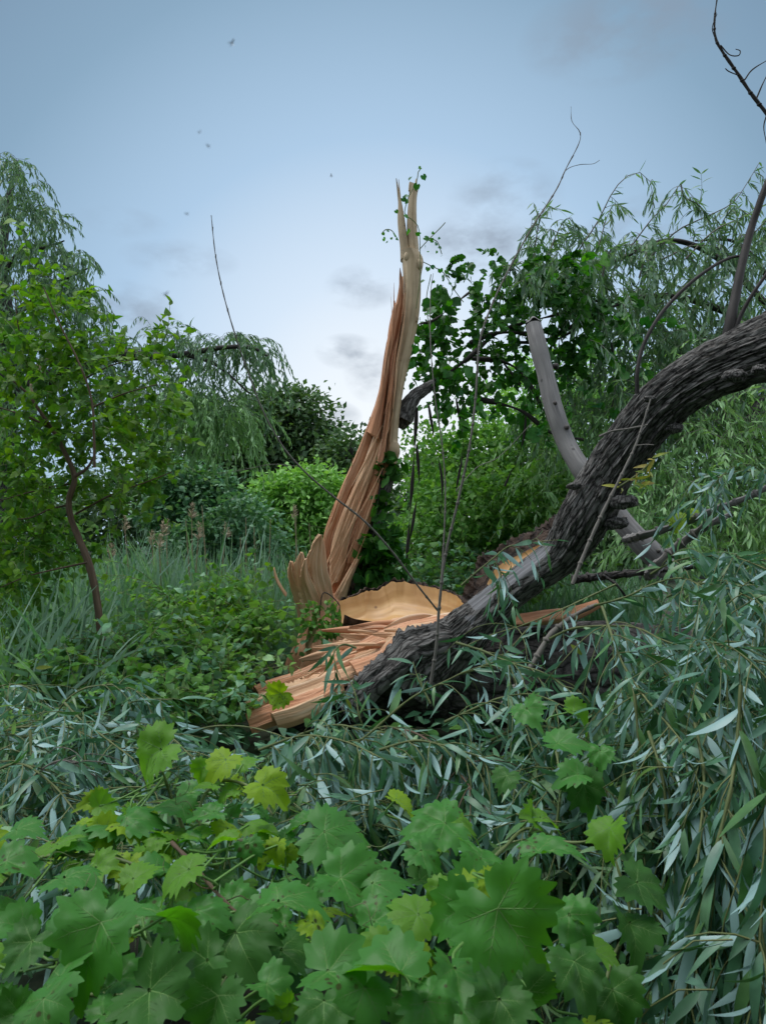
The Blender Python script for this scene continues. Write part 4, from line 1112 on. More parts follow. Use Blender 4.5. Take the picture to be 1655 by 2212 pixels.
tree('broadleaf_tree', 'dark dense round crowned tree behind the level willow limb', 'tree', (640, 1190), 24.0,
     [(620, 925, 78, 72), (545, 920, 56, 60), (600, 885, 54, 44), (650, 885, 50, 40), (575, 985, 70, 70), (668, 925, 55, 55), (700, 965, 52, 62), (610, 885, 36, 36), (660, 1010, 100, 70), (560, 1060, 70, 70), (720, 1030, 50, 60)], 2600, .21, DIAMOND, 'dark_tree', .3, 16, .32, seed=1)
tree('broadleaf_tree', 'small dark tree just left of the splintered trunk', 'tree', (770, 1190), 22.0,
     [(762, 950, 34, 34), (740, 985, 40, 42), (785, 990, 30, 46), (760, 1040, 50, 50)], 2300, .19, DIAMOND, 'dark_tree', .2, 14, .3, seed=2)
tree('broadleaf_tree', 'dark tree filling the gap under the drooping willow curtain', 'tree', (430, 1190), 23.0,
     [(440, 960, 80, 70), (500, 1000, 70, 80), (380, 1000, 80, 80), (470, 1070, 90, 80)], 2300, .21, DIAMOND, 'dark_tree', .25, 16, .32, seed=3)
tree('shrub', 'rounded bluish green shrub standing under the willow curtain', 'shrub', (430, 1250), 15.0,
     [(418, 1060, 66, 62), (378, 1045, 46, 46), (466, 1080, 50, 55), (430, 1125, 90, 60), (500, 1120, 50, 50), (360, 1100, 60, 50)], 3200, .13, OV, 'shrub_blue', .06, 16, .16, seed=4)
tree('shrub', 'bright yellow green shrub left of the splintered trunk', 'shrub', (650, 1240), 17.0,
     [(650, 1062, 60, 48), (700, 1045, 44, 36), (606, 1085, 52, 46), (724, 1085, 44, 50), (660, 1115, 80, 50), (582, 1070, 40, 36), (690, 1155, 66, 46), (600, 1150, 60, 40)], 3400, .14, DIAMOND, 'shrub_bright', .06, 16, .18, seed=5)
tree('shrub', 'blue green shrub in front of the bright shrub and behind the reeds', 'shrub', (560, 1260), 14.0,
     [(520, 1130, 60, 56), (480, 1165, 66, 50), (560, 1185, 60, 36), (420, 1180, 70, 44)], 3000, .12, OV, 'shrub_blue', .05, 16, .15, seed=6)
# bushes right of the standing trunk
tree('shrub', 'fresh green thicket between the splintered trunk and the arched limb', 'shrub', (1040, 1290), 11.0,
     [(960, 1030, 70, 90), (1050, 1000, 80, 90), (1130, 1000, 80, 100), (1000, 1110, 110, 90, .8, -1), (1120, 1110, 110, 90, .8, -1), (1200, 1090, 60, 90), (930, 1180, 100, 70), (1060, 1190, 120, 70)], 2300, .095, OV, 'shrub', .05, 14, .16, seed=7)
tree('broadleaf_tree', 'tall leafy tree behind the bare grey limb', 'tree', (1180, 1250), 15.0,
     [(1110, 880, 80, 70), (1200, 830, 80, 76), (1290, 800, 80, 56), (1330, 870, 100, 76), (1080, 950, 80, 70), (1180, 950, 110, 80), (1300, 950, 100, 80), (1420, 820, 60, 60)], 950, .13, OV, 'shrub_bright', .16, 12, .32, seed=8)
tree('shrub', 'airy small leaved bush with sky showing through right of the splintered trunk', 'shrub', (920, 1250), 16.0,
     [(915, 960, 40, 46), (950, 1000, 40, 40), (900, 1035, 34, 40)], 1100, .12, OV, 'shrub', .05, 12, .2, seed=9)


def right_willow():
    rng = np.random.default_rng(33); Z = 10.5
    t = thing('weeping_willow', 'large pale weeping willow filling the right side behind the arched limb', 'tree', P(1720, 1330, Z))
    mb = MB()
    tube(mb, PP([(1720, 1330), (1715, 1100), (1700, 900), (1690, 740), (1680, 620)], Z), np.array((.35, .28, .22, .16, .1)), 12, 40, lambda b, th, s: .05 * (fbm(b * 4, 3) - .44))
    mb.build('trunk', M['bark'], t)
    mb = MB()
    for pts, r in (
        ([(1690, 760, 10.2), (1600, 690, 10), (1530, 660, 9.8), (1460, 640, 9.6), (1400, 640, 9.5), (1330, 655, 9.4), (1260, 690, 9.3), (1180, 735, 9.2), (1110, 740, 9.2)], (.06, .03, .02)),
        ([(1690, 700, 10), (1600, 600, 9.8), (1530, 545, 9.6), (1460, 520, 9.5), (1400, 530, 9.4), (1340, 560, 9.3), (1260, 590, 9.2), (1180, 610, 9.2)], (.05, .03, .012)),
        ([(1680, 640, 10), (1630, 560, 9.8), (1580, 520, 9.6), (1500, 520, 9.6)], (.04, .012)),
        ([(1350, 660, 9.4), (1290, 650, 9.4), (1230, 652, 9.3), (1180, 660, 9.3)], (.025, .012)),
        ([(1690, 820, 10.2), (1560, 800, 9.9), (1450, 830, 9.6), (1360, 900, 9.5)], (.05, .015))):
        q = PP(pts); mb = MB(); tube(mb, q, np.interp(np.linspace(0, 1, len(q)), np.linspace(0, 1, len(r)), r), 7, 50)
        mb.build('limb', M['twig_dark'], t)
    st, lf = MB(), MB()
    # arching upper shoots seen against the sky
    arcs = [
        [(1215, 600), (1250, 540), (1290, 480), (1320, 420), (1348, 385), (1380, 372), (1405, 395), (1412, 450)],
        [(1262, 600), (1290, 540), (1310, 470), (1328, 440), (1350, 450)],
        [(1330, 580), (1372, 520), (1410, 470), (1440, 440), (1468, 400), (1490, 420), (1515, 440)],
        [(1470, 398), (1478, 425), (1505, 440), (1520, 460)],
        [(1400, 560), (1460, 500), (1520, 470), (1580, 440), (1610, 400), (1640, 350)],
        [(1480, 560), (1540, 500), (1600, 470), (1655, 440), (1690, 420)],
        [(1150, 600), (1156, 530), (1165, 480), (1180, 450), (1210, 452)],
        [(1180, 560), (1210, 490), (1232, 470), (1242, 490)],
        [(1100, 585), (1110, 580), (1096, 572), (1082, 582)],
        [(1262, 540), (1250, 510), (1220, 505), (1190, 540)],
        [(1600, 580), (1620, 520), (1650, 480), (1690, 450)],
        [(1550, 540), (1560, 480), (1590, 450), (1620, 470)],
        [(1380, 600), (1400, 540), (1440, 520), (1475, 540)],
        [(1430, 560), (1500, 530), (1560, 540), (1600, 590)],
        [(1200, 620), (1160, 570), (1145, 520), (1150, 470)],
        [(1300, 600), (1320, 540), (1380, 530), (1400, 560)],
    ]
    for k, a in enumerate(arcs):
        zz = 9.0 + rng.uniform(-.5, .7)
        q = catmull(PP(a, zz), 14)[None]
        multi_tube(st, q, .011, .003, 4)
        leaves_on(lf, q, 34, .135, LW3, .7, .55, .12, 1, .25, rng=rng, droop=.25, wid=1.1)
        # short drooping side shoots
        s = q[0][rng.integers(3, 13, 9)]
        p2 = grow(s, rnd_dir(9, rng) * np.array((1, .6, .5)) + .2 * ZUP, rng.uniform(.15, .5, 9), 5, .4, .1, rng)
        multi_tube(st, p2, .004, .002, 3)
        leaves_on(lf, p2, 11, .12, LW3, .6, .7, .05, 1, .2, rng=rng, droop=.25, wid=1.1)

    def cl(n, x0, x1, ytop, L0, L1, zz, dy, per=14, size=.12):
        x = rng.uniform(x0, x1, n); y = np.interp(x, [q[0] for q in ytop], [q[1] for q in ytop]) + np.abs(rng.normal(size=n)) * dy
        tops = np.array([P(a, b, zz + rng.normal() * .6) for a, b in zip(x, y)])
        hanging(lf, st, tops, rng.uniform(L0, L1, n), int(per * 1.35), size, zz, rng, tmpl=LW3, spread=.6, hang=.6)
    cl(90, 1120, 1300, [(1120, 560), (1300, 540)], .25, .7, 9.2, 40)
    cl(140, 1260, 1700, [(1260, 540), (1420, 510), (1560, 520), (1700, 470)], .3, .9, 9.4, 55)
    cl(190, 1250, 1720, [(1250, 610), (1720, 600)], .4, 1.0, 9.6, 60)
    cl(210, 1290, 1720, [(1290, 690), (1720, 700)], .5, 1.2, 9.8, 60, 18)
    cl(260, 1180, 1720, [(1180, 790), (1720, 790)], .7, 1.5, 10, 70, 22)
    st.build('twigs', M['twig_grey'], t)
    lf.build('crown', M['willow_backlit'], t, smooth=False)
    # lower pale curtain
    st, lf = MB(), MB()
    t2 = thing('weeping_willow', 'pale green willow curtain hanging low under the arch of the dark limb', 'tree', P(1560, 1330, 8.8))
    mb = MB(); tube(mb, PP([(1560, 1330), (1570, 1150), (1600, 980), (1640, 860)], 8.8), np.array((.16, .12, .09, .05)), 8, 24); mb.build('trunk', M['bark'], t2)

    def cl2(n, x0, x1, y0, y1, L0, L1, zz, per=20):
        tops = np.array([P(rng.uniform(x0, x1), rng.uniform(y0, y1), zz + rng.normal() * .5) for _ in range(n)])
        hanging(lf, st, tops, rng.uniform(L0, L1, n), per, .11, zz, rng, tmpl=LW3, spread=.6, hang=.5, grav=.28, wob=.12)
    cl2(300, 1380, 1720, 830, 960, .6, 1.5, 8.9)
    cl2(260, 1380, 1720, 960, 1100, .5, 1.1, 8.5)
    cl2(160, 1330, 1720, 1080, 1200, .4, .8, 8.0)
    cl2(120, 1160, 1330, 880, 1100, .4, 1.0, 9.6)
    st.build('twigs', M['twig_grey'], t2)
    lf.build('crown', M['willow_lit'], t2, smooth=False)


right_willow()


# the vine grown broken crown to the right of the trunk
def vine_tree():
    rng = np.random.default_rng(44); Z = 9.0
    t = thing('grape_vine', 'dense dark grapevine canopy spread over bent limbs right of the splintered trunk', 'vine', P(960, 1310, Z))
    mb = MB()
    for pts, r in (
        ([(915, 845, 8.4), (960, 812, 8.5), (1010, 775, 8.6), (1060, 730, 8.8), (1120, 700, 9), (1200, 680, 9.2), (1290, 650, 9.4)], (.035, .026, .02, .012)),
        ([(1015, 740, 8.7), (1070, 720, 8.8), (1130, 720, 8.9), (1195, 735, 9), (1260, 700, 9.1), (1330, 660, 9.2), (1400, 640, 9.3)], (.024, .026, .02, .014)),
        ([(1020, 775, 8.6), (1080, 780, 8.6), (1120, 800, 8.6), (1150, 840, 8.6), (1180, 900, 8.6)], (.024, .02, .012)),
        ([(1010, 860, 8.6), (1070, 870, 8.6), (1130, 890, 8.6), (1190, 935, 8.6), (1260, 950, 8.6)], (.03, .022, .015)),
        ([(900, 880, 8.4), (896, 960, 8.4), (890, 1050, 8.4), (882, 1160, 8.4), (876, 1250, 8.4)], (.016, .013, .01)),
        ([(900, 960, 8.4), (905, 1040, 8.4), (895, 1110, 8.4), (880, 1200, 8.4)], (.01, .008)),
        ([(925, 870, 8.5), (940, 960, 8.5), (955, 1040, 8.5), (950, 1130, 8.5)], (.008, .006)),
        ([(985, 860, 8.5), (1000, 960, 8.5), (985, 1060, 8.5)], (.008, .006)),
        ([(1085, 780, 8.6), (1130, 850, 8.6), (1130, 950, 8.6), (1090, 1050, 8.6)], (.007, .006)),
        ([(1320, 740, 8.8), (1330, 820, 8.8), (1318, 900, 8.8)], (.008, .006)),
        ([(905, 700, 8.3), (940, 690, 8.4), (990, 650, 8.6), (1030, 620, 8.8)], (.008, .006))):
        q = PP(pts); tube(mb, q, np.interp(np.linspace(0, 1, len(q)), np.linspace(0, 1, len(r)), r), 7, 40, lambda b, th, s: .01 * np.sin(s * 9))
        mb.build('stem', M['twig_dark'], t); mb = MB()
    mb = MB()
    ells = [(1000, 650, 70, 46), (960, 700, 50, 60), (1060, 690, 80, 60), (1150, 660, 80, 55), (1220, 640, 70, 50), (1280, 690, 60, 40), (985, 770, 80, 60), (1060, 760, 70, 50),
            (1130, 760, 80, 50), (960, 830, 50, 40), (1100, 600, 60, 30), (1180, 605, 60, 28), (1230, 760, 80, 50), (1290, 780, 60, 50), (1000, 600, 36, 24), (940, 650, 30, 40), (1040, 840, 80, 40)]
    st = MB(); shoot_crown(mb, st, ells, Z - .2, 34, .5, .062, GS, 10, rng, .2, .6, .5, .9, .35)
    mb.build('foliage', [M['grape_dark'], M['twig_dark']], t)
    mb = MB()
    ells2 = [(1230, 640, 80, 50), (1110, 820, 100, 60), (1020, 880, 90, 50), (1280, 740, 80, 60), (1200, 900, 70, 60), (935, 690, 20, 50), (930, 770, 24, 60), (1370, 760, 70, 50)]
    st = MB(); shoot_crown(mb, st, ells2, Z - .4, 20, .5, .07, GS, 9, rng, .2, .6, .5, .9, .35)
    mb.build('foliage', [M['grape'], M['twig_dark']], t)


vine_tree()


def trunk_vine():
    rng = np.random.default_rng(45)
    t = thing('grape_vine', 'thin grapevine with scattered leaves clinging to the top of the splintered trunk', 'vine', P(900, 900, 7.8))
    mb = MB()
    Z = 7.75
    for pts in ([c2(1035, 1000), c2(1060, 800), c2(1060, 640), c2(1050, 480), c2(1000, 420), c2(960, 390), c2(985, 280), c2(1035, 190), c2(1050, 110), c2(1065, 95)],
                [c2(1055, 620), c2(1110, 560), c2(1160, 510), c2(1200, 470), c2(1222, 445)], [c2(1110, 545), c2(1170, 570), c2(1200, 650)],
                [c2(920, 560), c2(880, 500), c2(840, 490), c2(812, 515)], [c2(1080, 700), c2(1140, 730), c2(1210, 770), c2(1280, 880), c2(1340, 960)], [c2(1130, 780), c2(1100, 960), c2(1130, 1200)]):
        tube(mb, PP(pts, Z), .005, 5, 30)
    mb.build('stem', M['stem_green'], t)
    mb = MB()
    spots = [(1062, 90, 26), (1080, 145, 44), (998, 155, 34), (1040, 205, 50), (950, 290, 40), (975, 270, 36), (965, 310, 40), (905, 370, 30), (965, 400, 44), (988, 500, 50), (888, 515, 52), (850, 497, 22), (820, 515, 24),
             (825, 550, 32), (848, 570, 22), (875, 545, 20), (912, 550, 20), (1052, 520, 40), (1095, 545, 46), (1145, 510, 22), (1140, 560, 34), (1165, 580, 30), (1183, 605, 28), (1092, 605, 28), (1168, 632, 22), (1202, 660, 20), (1110, 632, 18), (1185, 545, 20),
             (1110, 740, 36), (1145, 735, 36), (1190, 750, 40), (1230, 760, 34), (1205, 790, 34), (1150, 825, 24), (1080, 820, 34), (1195, 860, 26), (1250, 840, 24), (1110, 960, 70), (1145, 1010, 80), (1060, 1070, 36), (1040, 1200, 40), (1020, 1240, 34), (1010, 1355, 50), (1050, 1385, 40), (1250, 960, 50)]
    for x, y, w in spots:
        px, py = c2(x, y)
        d = nrm(rng.normal(size=3) * np.array((1, .4, .6)) - .4 * ZUP); nn = -FW + rng.normal(size=3) * .7
        scatter(mb, GS, [P(px, py, Z - .15)], [d], [nn], w * .3343 / FPX * Z * .62, 1.0, .15)
    mb.build('foliage', M['grape'], t)
    t = thing('ivy', 'dark leafy creeper wrapping the shaded foot of the splintered trunk', 'creeper', P(800, 1300, 7.7))
    mb = MB(); tube(mb, PP([(790, 1320), (800, 1220), (812, 1120), (824, 1030), (830, 990)], 7.9), .01, 5, 30); tube(mb, PP([(720, 1340), (735, 1310), (700, 1280), (690, 1330)], 7.35), .006, 5, 20)
    mb.build('stem', M['twig_dark'], t)
    mb = MB()
    crown_leaves(mb, [(828, 1018, 18, 18), (842, 1005, 16, 14), (824, 1090, 10, 26), (822, 1170, 24, 44), (812, 1230, 24, 44), (840, 1215, 26, 50), (812, 1285, 30, 26)], 7.95, 1200, .075, GS, 5, .07, rng, .1, up=.3)
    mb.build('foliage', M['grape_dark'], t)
    mb = MB()
    crown_leaves(mb, [(730, 1330, 24, 24), (690, 1355, 30, 30), (665, 1330, 22, 20), (712, 1305, 14, 14), (750, 1345, 10, 22)], 7.3, 1000, .07, OV, 5, .05, rng, .1, up=.5)
    mb.build('foliage', M['shrub'], t)


trunk_vine()


# young tree on the left
def sapling():
    rng = np.random.default_rng(55); Z = 6.0
    t = thing('young_tree', 'slender brown stemmed young tree with fresh rounded green leaves at the left', 'tree', P(228, 1440, Z))
    mb = MB()
    tube(mb, PP([(228, 1440), (218, 1360), (208, 1280), (192, 1215), (172, 1165), (154, 1118), (150, 1080), (162, 1030), (140, 975), (112, 925), (85, 885), (60, 850), (20, 815)], Z), np.array((.034, .031, .029, .030, .027, .024, .024, .022, .018, .016, .013, .010, .006)), 10, 90, lambda b, th, s: .008 * (fbm(b * 18, 2) - .4))
    mb.build('trunk', M['stem_brown'], t)
    mb = MB()
    for pts, r in (([(158, 1045), (120, 1050), (70, 1062), (0, 1082)], .010), ([(205, 1010), (204, 940), (198, 860), (170, 780), (130, 700), (95, 620)], .012), ([(162, 1030), (190, 1010), (206, 980)], .016), ([(152, 1090), (110, 1100), (60, 1120), (10, 1118)], .010),
                   ([(190, 1215), (120, 1230), (60, 1245), (0, 1270)], .008), ([(112, 925), (60, 900), (0, 880)], .012), ([(180, 820), (240, 790), (310, 770)], .008), ([(200, 880), (270, 850), (340, 830)], .008), ([(165, 1110), (240, 1070), (320, 1040), (372, 1020)], .009), ([(60, 800), (40, 700), (30, 600)], .009)):
        mb = MB(); tube(mb, PP(pts, Z + rng.normal() * .15), np.linspace(r, r * .4, len(pts)), 6, 30)
        mb.build('limb', M['stem_brown'], t)
    ells = [(60, 620, 80, 60), (50, 700, 110, 70), (130, 690, 50, 50), (60, 780, 110, 70), (170, 770, 90, 55), (270, 785, 90, 50), (330, 820, 45, 45), (60, 870, 100, 60), (190, 850, 90, 50), (290, 870, 85, 55), (40, 960, 90, 70), (250, 960, 100, 50), (330, 950, 50, 60),
            (60, 1050, 110, 70), (220, 1030, 80, 50), (310, 1020, 70, 50), (40, 1150, 90, 60), (50, 1220, 80, 50), (0, 1240, 80, 60), (260, 1100, 50, 40)]
    mb = MB(); st = MB(); shoot_crown(mb, st, ells, Z + .2, 36, .42, .078, ovate(4, .36), 11, rng)
    mb.build('crown', [M['sapling'], M['stem_green']], t, smooth=False)
    mb = MB(); crown_leaves(mb, [(40, 1150, 100, 70), (20, 1060, 90, 60), (60, 1240, 90, 50), (30, 920, 60, 60), (150, 1190, 50, 40)], Z + .8, 500, .085, ovate(3, .38), 8, .13, rng, .1)
    mb.build('crown', M['shrub'], t, smooth=False)


sapling()

# low leafy shrubs made of arching shoots
def bush(name, label, x0, x1, y0, y1, z0, z1, n, L0, L1, leaf, tmpl, per, mats, seed, cat='shrub', grav=.16, spread=.9):
    """Arching leafy shoots springing from the ground between the picture points (x0..x1, y0..y1) at depths z0..z1."""
    rng = np.random.default_rng(seed + 300)
    t = thing(name, label, cat, P((x0 + x1) / 2, (y0 + y1) / 2 + 40, (z0 + z1) / 2))
    st = MB()
    for k, (mname, fr) in enumerate(mats):
        m = int(n * fr)
        x = rng.uniform(x0, x1, m); v = rng.uniform(0, 1, m); z = z1 + (z0 - z1) * v
        y = y0 + (y1 - y0) * v + rng.normal(size=m) * 8
        pos = np.array([P(*q) for q in zip(x, y, z)])
        az = rng.uniform(0, 2 * pi, m)
        d = np.stack([np.cos(az) * .55, np.sin(az) * .55, np.ones(m)], -1)
        p = grow(pos, d, rng.uniform(L0, L1, m) * (.6 + .8 * vnoise(np.stack([x * .018, y * .03, 0 * x], -1))), 8, grav, .12, rng)
        multi_tube(st, p, .005, .002, 4)
        lf = MB(); leaves_on(lf, p, per, leaf, tmpl, spread, .15, .1, 1, .3, up=1.0, droop=.2, rng=rng, alt=True)
        lf.build('foliage', M[mname], t, smooth=False)
    st.build('stem', M['stem_green'], t)
    return t


OB = ovate(4, .36)
bush('bramble', 'leafy green bramble bush spreading left of the splintered stump', 360, 560, 1330, 1430, 6.9, 8.6, 300, .35, .9, .085, OB, 12, [('shrub', .55), ('sapling', .3), ('shrub_blue', .15)], 10)
bush('bramble', 'darker bramble clump with paler round leaves in front of the torn slab', 290, 500, 1430, 1570, 5.2, 6.4, 240, .25, .65, .075, OB, 11, [('shrub_blue', .45), ('shrub', .4), ('willow_lit', .15)], 11)
bush('bramble', 'low tangle of bramble leaves at the far left under the young tree', -60, 330, 1400, 1540, 5.0, 7.0, 260, .3, .75, .075, OB, 11, [('shrub_blue', .5), ('shrub', .5)], 12)
bush('bramble', 'shady leafy scrub at the foot of the snapped trunk behind the pale slab', 770, 1180, 1240, 1300, 8.2, 10, 260, .4, .95, .085, OB, 11, [('shrub_blue', .5), ('shrub', .5)], 13)


# reeds
def reeds():
    rng = np.random.default_rng(66)

    def blades(n, x0, x1, z0, z1, h0, h1, mb, w=.012, lean=.35):
        zz = rng.uniform(z0, z1, n); px = rng.uniform(x0, x1, n)
        X = (px - 827.5) / FPX * zz; Y = zz
        base = np.stack([X, Y, ground_z(X, Y) - .02], -1)
        h = rng.uniform(h0, h1, n)
        az = rng.uniform(0, 2 * pi, n); dirs = np.stack([np.cos(az) * lean * rng.uniform(.1, 1, n), np.sin(az) * lean * rng.uniform(.1, 1, n), np.ones(n)], -1)
        S = 7
        paths = grow(base + ZUP * (h * rng.uniform(0, .45, n))[:, None], dirs, h * .75, S - 1, rng.uniform(.02, .24, n), .03, rng)
        T = nrm(np.gradient(paths, axis=1)); side = nrm(np.cross(T, np.stack([np.cos(az + 1.3), np.sin(az + 1.3), np.zeros(n)], -1)[:, None, :]))
        t = np.linspace(0, 1, S); ww = w * (1 - t ** 1.6) * (.5 + 1.2 * np.minimum(t * 3, .8)) + .0008
        ww = ww[None, :] * rng.uniform(.7, 1.5, n)[:, None]
        v = np.stack([paths - side * ww[..., None], paths + side * ww[..., None]], 2).reshape(-1, 3)
        f = (np.arange(n)[:, None, None] * (2 * S) + grid_faces(S, 2)[None]).reshape(-1, 4)
        mb.add(v, f)
    mb = MB()
    blades(5600, 150, 900, 8.6, 15, .8, 1.42, mb, .013, .28)
    blades(1500, -100, 400, 9.0, 14, 1.0, 1.7, mb, .012, .45)
    blades(2600, 860, 1400, 9.5, 14, .7, 1.25, mb, .012, .45)
    blades(200, 150, 600, 8.8, 12, 1.3, 1.8, mb, .011, .2)
    tag(mb.build('reed_bed', M['reed'], smooth=False), 'bed of green reeds crowding behind the splintered trunk', 'reeds', kind='stuff')
    mb = MB()
    blades(520, -150, 200, 5.2, 8, .9, 1.5, mb, .011, .6)
    blades(260, 250, 560, 7.6, 8.8, .8, 1.3, mb, .010, .6)
    tag(mb.build('tall_grass', M['reed'], smooth=False), 'rank broad bladed grass below the young tree', 'grass', kind='stuff')
    # last year's flowering stalks
    spots = [(940, 1900, 10.5), (890, 1960, 11)]
    st = [(430, 1150, 1300, 9.6, 1), (588 * .6, 1145, 1290, 10.2, 1), (360, 1142, 1280, 10.4, 1), (402, 1120, 1290, 9.8, 0), (328, 1165, 1290, 10.0, 1), (270, 1135, 1290, 9.8, 1), (488, 1148, 1280, 10.5, 1), (532, 1118, 1270, 10.8, 0), (549, 1136, 1270, 10.6, 0), (520, 1160, 1270, 10.3, 0),
          (636, 1110, 1260, 11, 1), (585, 1120, 1260, 11, 0), (640, 1098, 1250, 11.3, 0), (437, 1092, 1280, 10.0, 0), (415, 1105, 1290, 9.7, 1), (345, 1175, 1300, 9.4, 1), (240, 1190, 1300, 9.4, 1), (668, 1130, 1250, 11, 0)]
    names = ['first', 'second', 'third', 'fourth', 'fifth', 'sixth', 'seventh', 'eighth', 'ninth', 'tenth', 'eleventh', 'twelfth', 'thirteenth', 'fourteenth', 'fifteenth', 'sixteenth', 'seventeenth', 'eighteenth']
    order = sorted(st, key=lambda q: q[0])
    for k, (x, yt, yb, z, pl) in enumerate(order):
        lab = 'tall dry reed stalk %s, %s counting from the left' % ('with a brown feathery plume' if pl else 'that is bare and broken', names[k])
        t = thing('reed_stalk', lab, 'reed', P(x + rng.normal() * 10, yb + 40, z), 'dry reed stalks above the reed bed')
        mb = MB(); lx = rng.normal() * 14
        tube(mb, PP([(x - lx, yb + 40), (x - lx * .4, (yt + yb) / 2), (x, yt)], z), np.array((.009, .008, .005)), 5, 14)
        mb.build('stem', M['reed_dry'], t)
        if pl:
            mb = MB(); b = P(x, yt, z); n = 55
            u = rng.uniform(0, 1, n); pos = b + ZUP * (u * .22 - .10)[:, None]
            d = rnd_dir(n, rng) * np.array((1, 1, .5)) + .8 * ZUP + RT * .35
            scatter(mb, THIN, pos, d, rnd_dir(n, rng), (.11 * (1 - .6 * u)), .9, .3)
            mb.build('plume', M['plume'], t)


reeds()

# ground cover below everything
rngg = np.random.default_rng(77)
mb = MB()
n = 9000
zz = rngg.uniform(2.2, 16, n) ** 1.0; pxs = rngg.uniform(-150, 1800, n)
X = (pxs - 827.5) / FPX * zz; Y = zz
pos = np.stack([X, Y, ground_z(X, Y) + rngg.uniform(.02, .45, n) * np.where(zz > 7, 1.3, .8)], -1)
scatter(mb, OV, pos, rnd_dir(n, rngg) * np.array((1, 1, .4)), ZUP + rngg.normal(size=(n, 3)) * .5, rngg.uniform(.07, .15, n), 1.0, .1)
tag(mb.build('undergrowth', M['shrub_blue'], smooth=False), 'low mixed leafy undergrowth covering the ground', 'undergrowth', kind='stuff')


# unseen tree and thicket added behind the camera to darken the near leaves
def added_shade_tree():
    rng = np.random.default_rng(808)
    t = thing('broadleaf_tree', 'unseen tree added behind the viewpoint, its crown shading the nearest leaves', 'tree', (-2.2, -3.4, 0))
    mb = MB(); tube(mb, [(-2.2, -3.4, -.1), (-2.1, -3.3, 2.0), (-1.7, -2.9, 4.2), (-1.0, -2.2, 6.0)], np.array((.22, .18, .15, .1)), 12, 30)
    tube(mb, [(-1.9, -3.1, 3.4), (-.2, -1.6, 5.0), (1.4, -.4, 5.8)], np.array((.1, .07, .03)), 8, 20)
    mb.build('trunk', M['bark'], t)
    mb = MB(); n = 3600
    pos = np.stack([rng.uniform(-3.6, 4.4, n), rng.uniform(-5, -.8, n), rng.uniform(4.2, 6.4, n)], -1)
    pos = pos[vnoise(pos * .9) > .42]
    scatter(mb, OV, pos, rnd_dir(len(pos), rng), ZUP + rng.normal(size=pos.shape) * .5, rng.uniform(.14, .26, len(pos)), 1.2, .15)
    mb.build('crown', M['shrub'], t, smooth=False)
    mb = MB(); n = 2600  # extra crown part added out of view to shade the lower right
    pos = np.stack([rng.uniform(.5, 4.6, n), rng.uniform(-1, 1.3, n), rng.uniform(3.7, 5.0, n)], -1)
    pos = pos[vnoise(pos * .9 + 5) > .36]
    scatter(mb, OV, pos, rnd_dir(len(pos), rng), ZUP + rng.normal(size=pos.shape) * .5, rng.uniform(.14, .26, len(pos)), 1.2, .15)
    mb.build('crown', M['shrub'], t, smooth=False)
    mb = MB(); n = 26000
    x = rng.uniform(-16, 16, n); z = rng.uniform(0, 6.0, n) ** 1.0
    y = -3.2 - .012 * x ** 2 - rng.uniform(0, 2.2, n) - .15 * z
    top = 5.0 + 1.5 * (vnoise(np.stack([x * .5, 0 * x, 0 * x], -1)) - .5)
    k = z < top
    pos = np.stack([x, y, z], -1)[k]
    scatter(mb, DIAMOND, pos, rnd_dir(len(pos), rng), rnd_dir(len(pos), rng), rng.uniform(.2, .4, len(pos)), 1.2)
    tag(mb.build('thicket', M['dark_tree'], smooth=False), 'unseen dark thicket added behind the viewpoint to block light', 'thicket', kind='stuff')


added_shade_tree()

# ------------------------------------------------------------------ fallen willow branches in the foreground
LN = lance(7, .085, .22, 3)
LM = lance(4, .085, .22, 3)


def spray(label, pts, nside, side_len, leaf, seed, group, grav=.22, per_m=26, r=.0048, tmpl=None, mat='silver', twig='twig_yellow', hang=.35, own=True, fan=.75):
    rng = np.random.default_rng(seed + 900)
    main = catmull(PP(pts), 22)
    t = thing('fallen_willow_branch', label, 'branch', main[0], group)
    L = np.sum(np.linalg.norm(np.diff(main, axis=0), axis=1))
    st = MB(); tube(st, main, np.linspace(r, r * .35, 22), 7, 40, lambda b, th, s: r * .15 * np.sin(s * 70))
    lf = MB(); tmpl = tmpl or LN
    if own: leaves_on(lf, main[None], max(6, int(L * per_m)), leaf * 1.1, tmpl, .75, hang, .08, 1, .3, rng=rng, droop=.5, up=.45)
    if nside:
        u = rng.uniform(.08, .98, nside); idx = (u * 20).astype(int)
        s = main[idx]; tan = nrm(main[idx + 1] - main[idx])
        side = nrm(np.cross(tan, ZUP)) * np.where(rng.random(nside) < .5, -1, 1)[:, None] + rng.normal(size=(nside, 3)) * .45
        d = tan * .8 + side * fan + .15 * ZUP
        ln = side_len * rng.uniform(.5, 1.3, nside)
        p = grow(s, d, ln, 8, grav, .07, rng)
        multi_tube(st, p, r * .45, r * .2, 5)
        leaves_on(lf, p, max(5, int(side_len * per_m)), leaf * 1.1, tmpl, .65, hang * 1.25, .04, 1, .28, rng=rng, droop=.5, up=.45)
    st.build('stem', M[twig], t)
    lf.build('foliage', M[mat], t)
    return t


GR, GL, GC, GH = 'willow branches piled over the dark log', 'willow branches lying at the left', 'willow branches below the torn log', 'willow branches hanging at the lower right'
S = spray
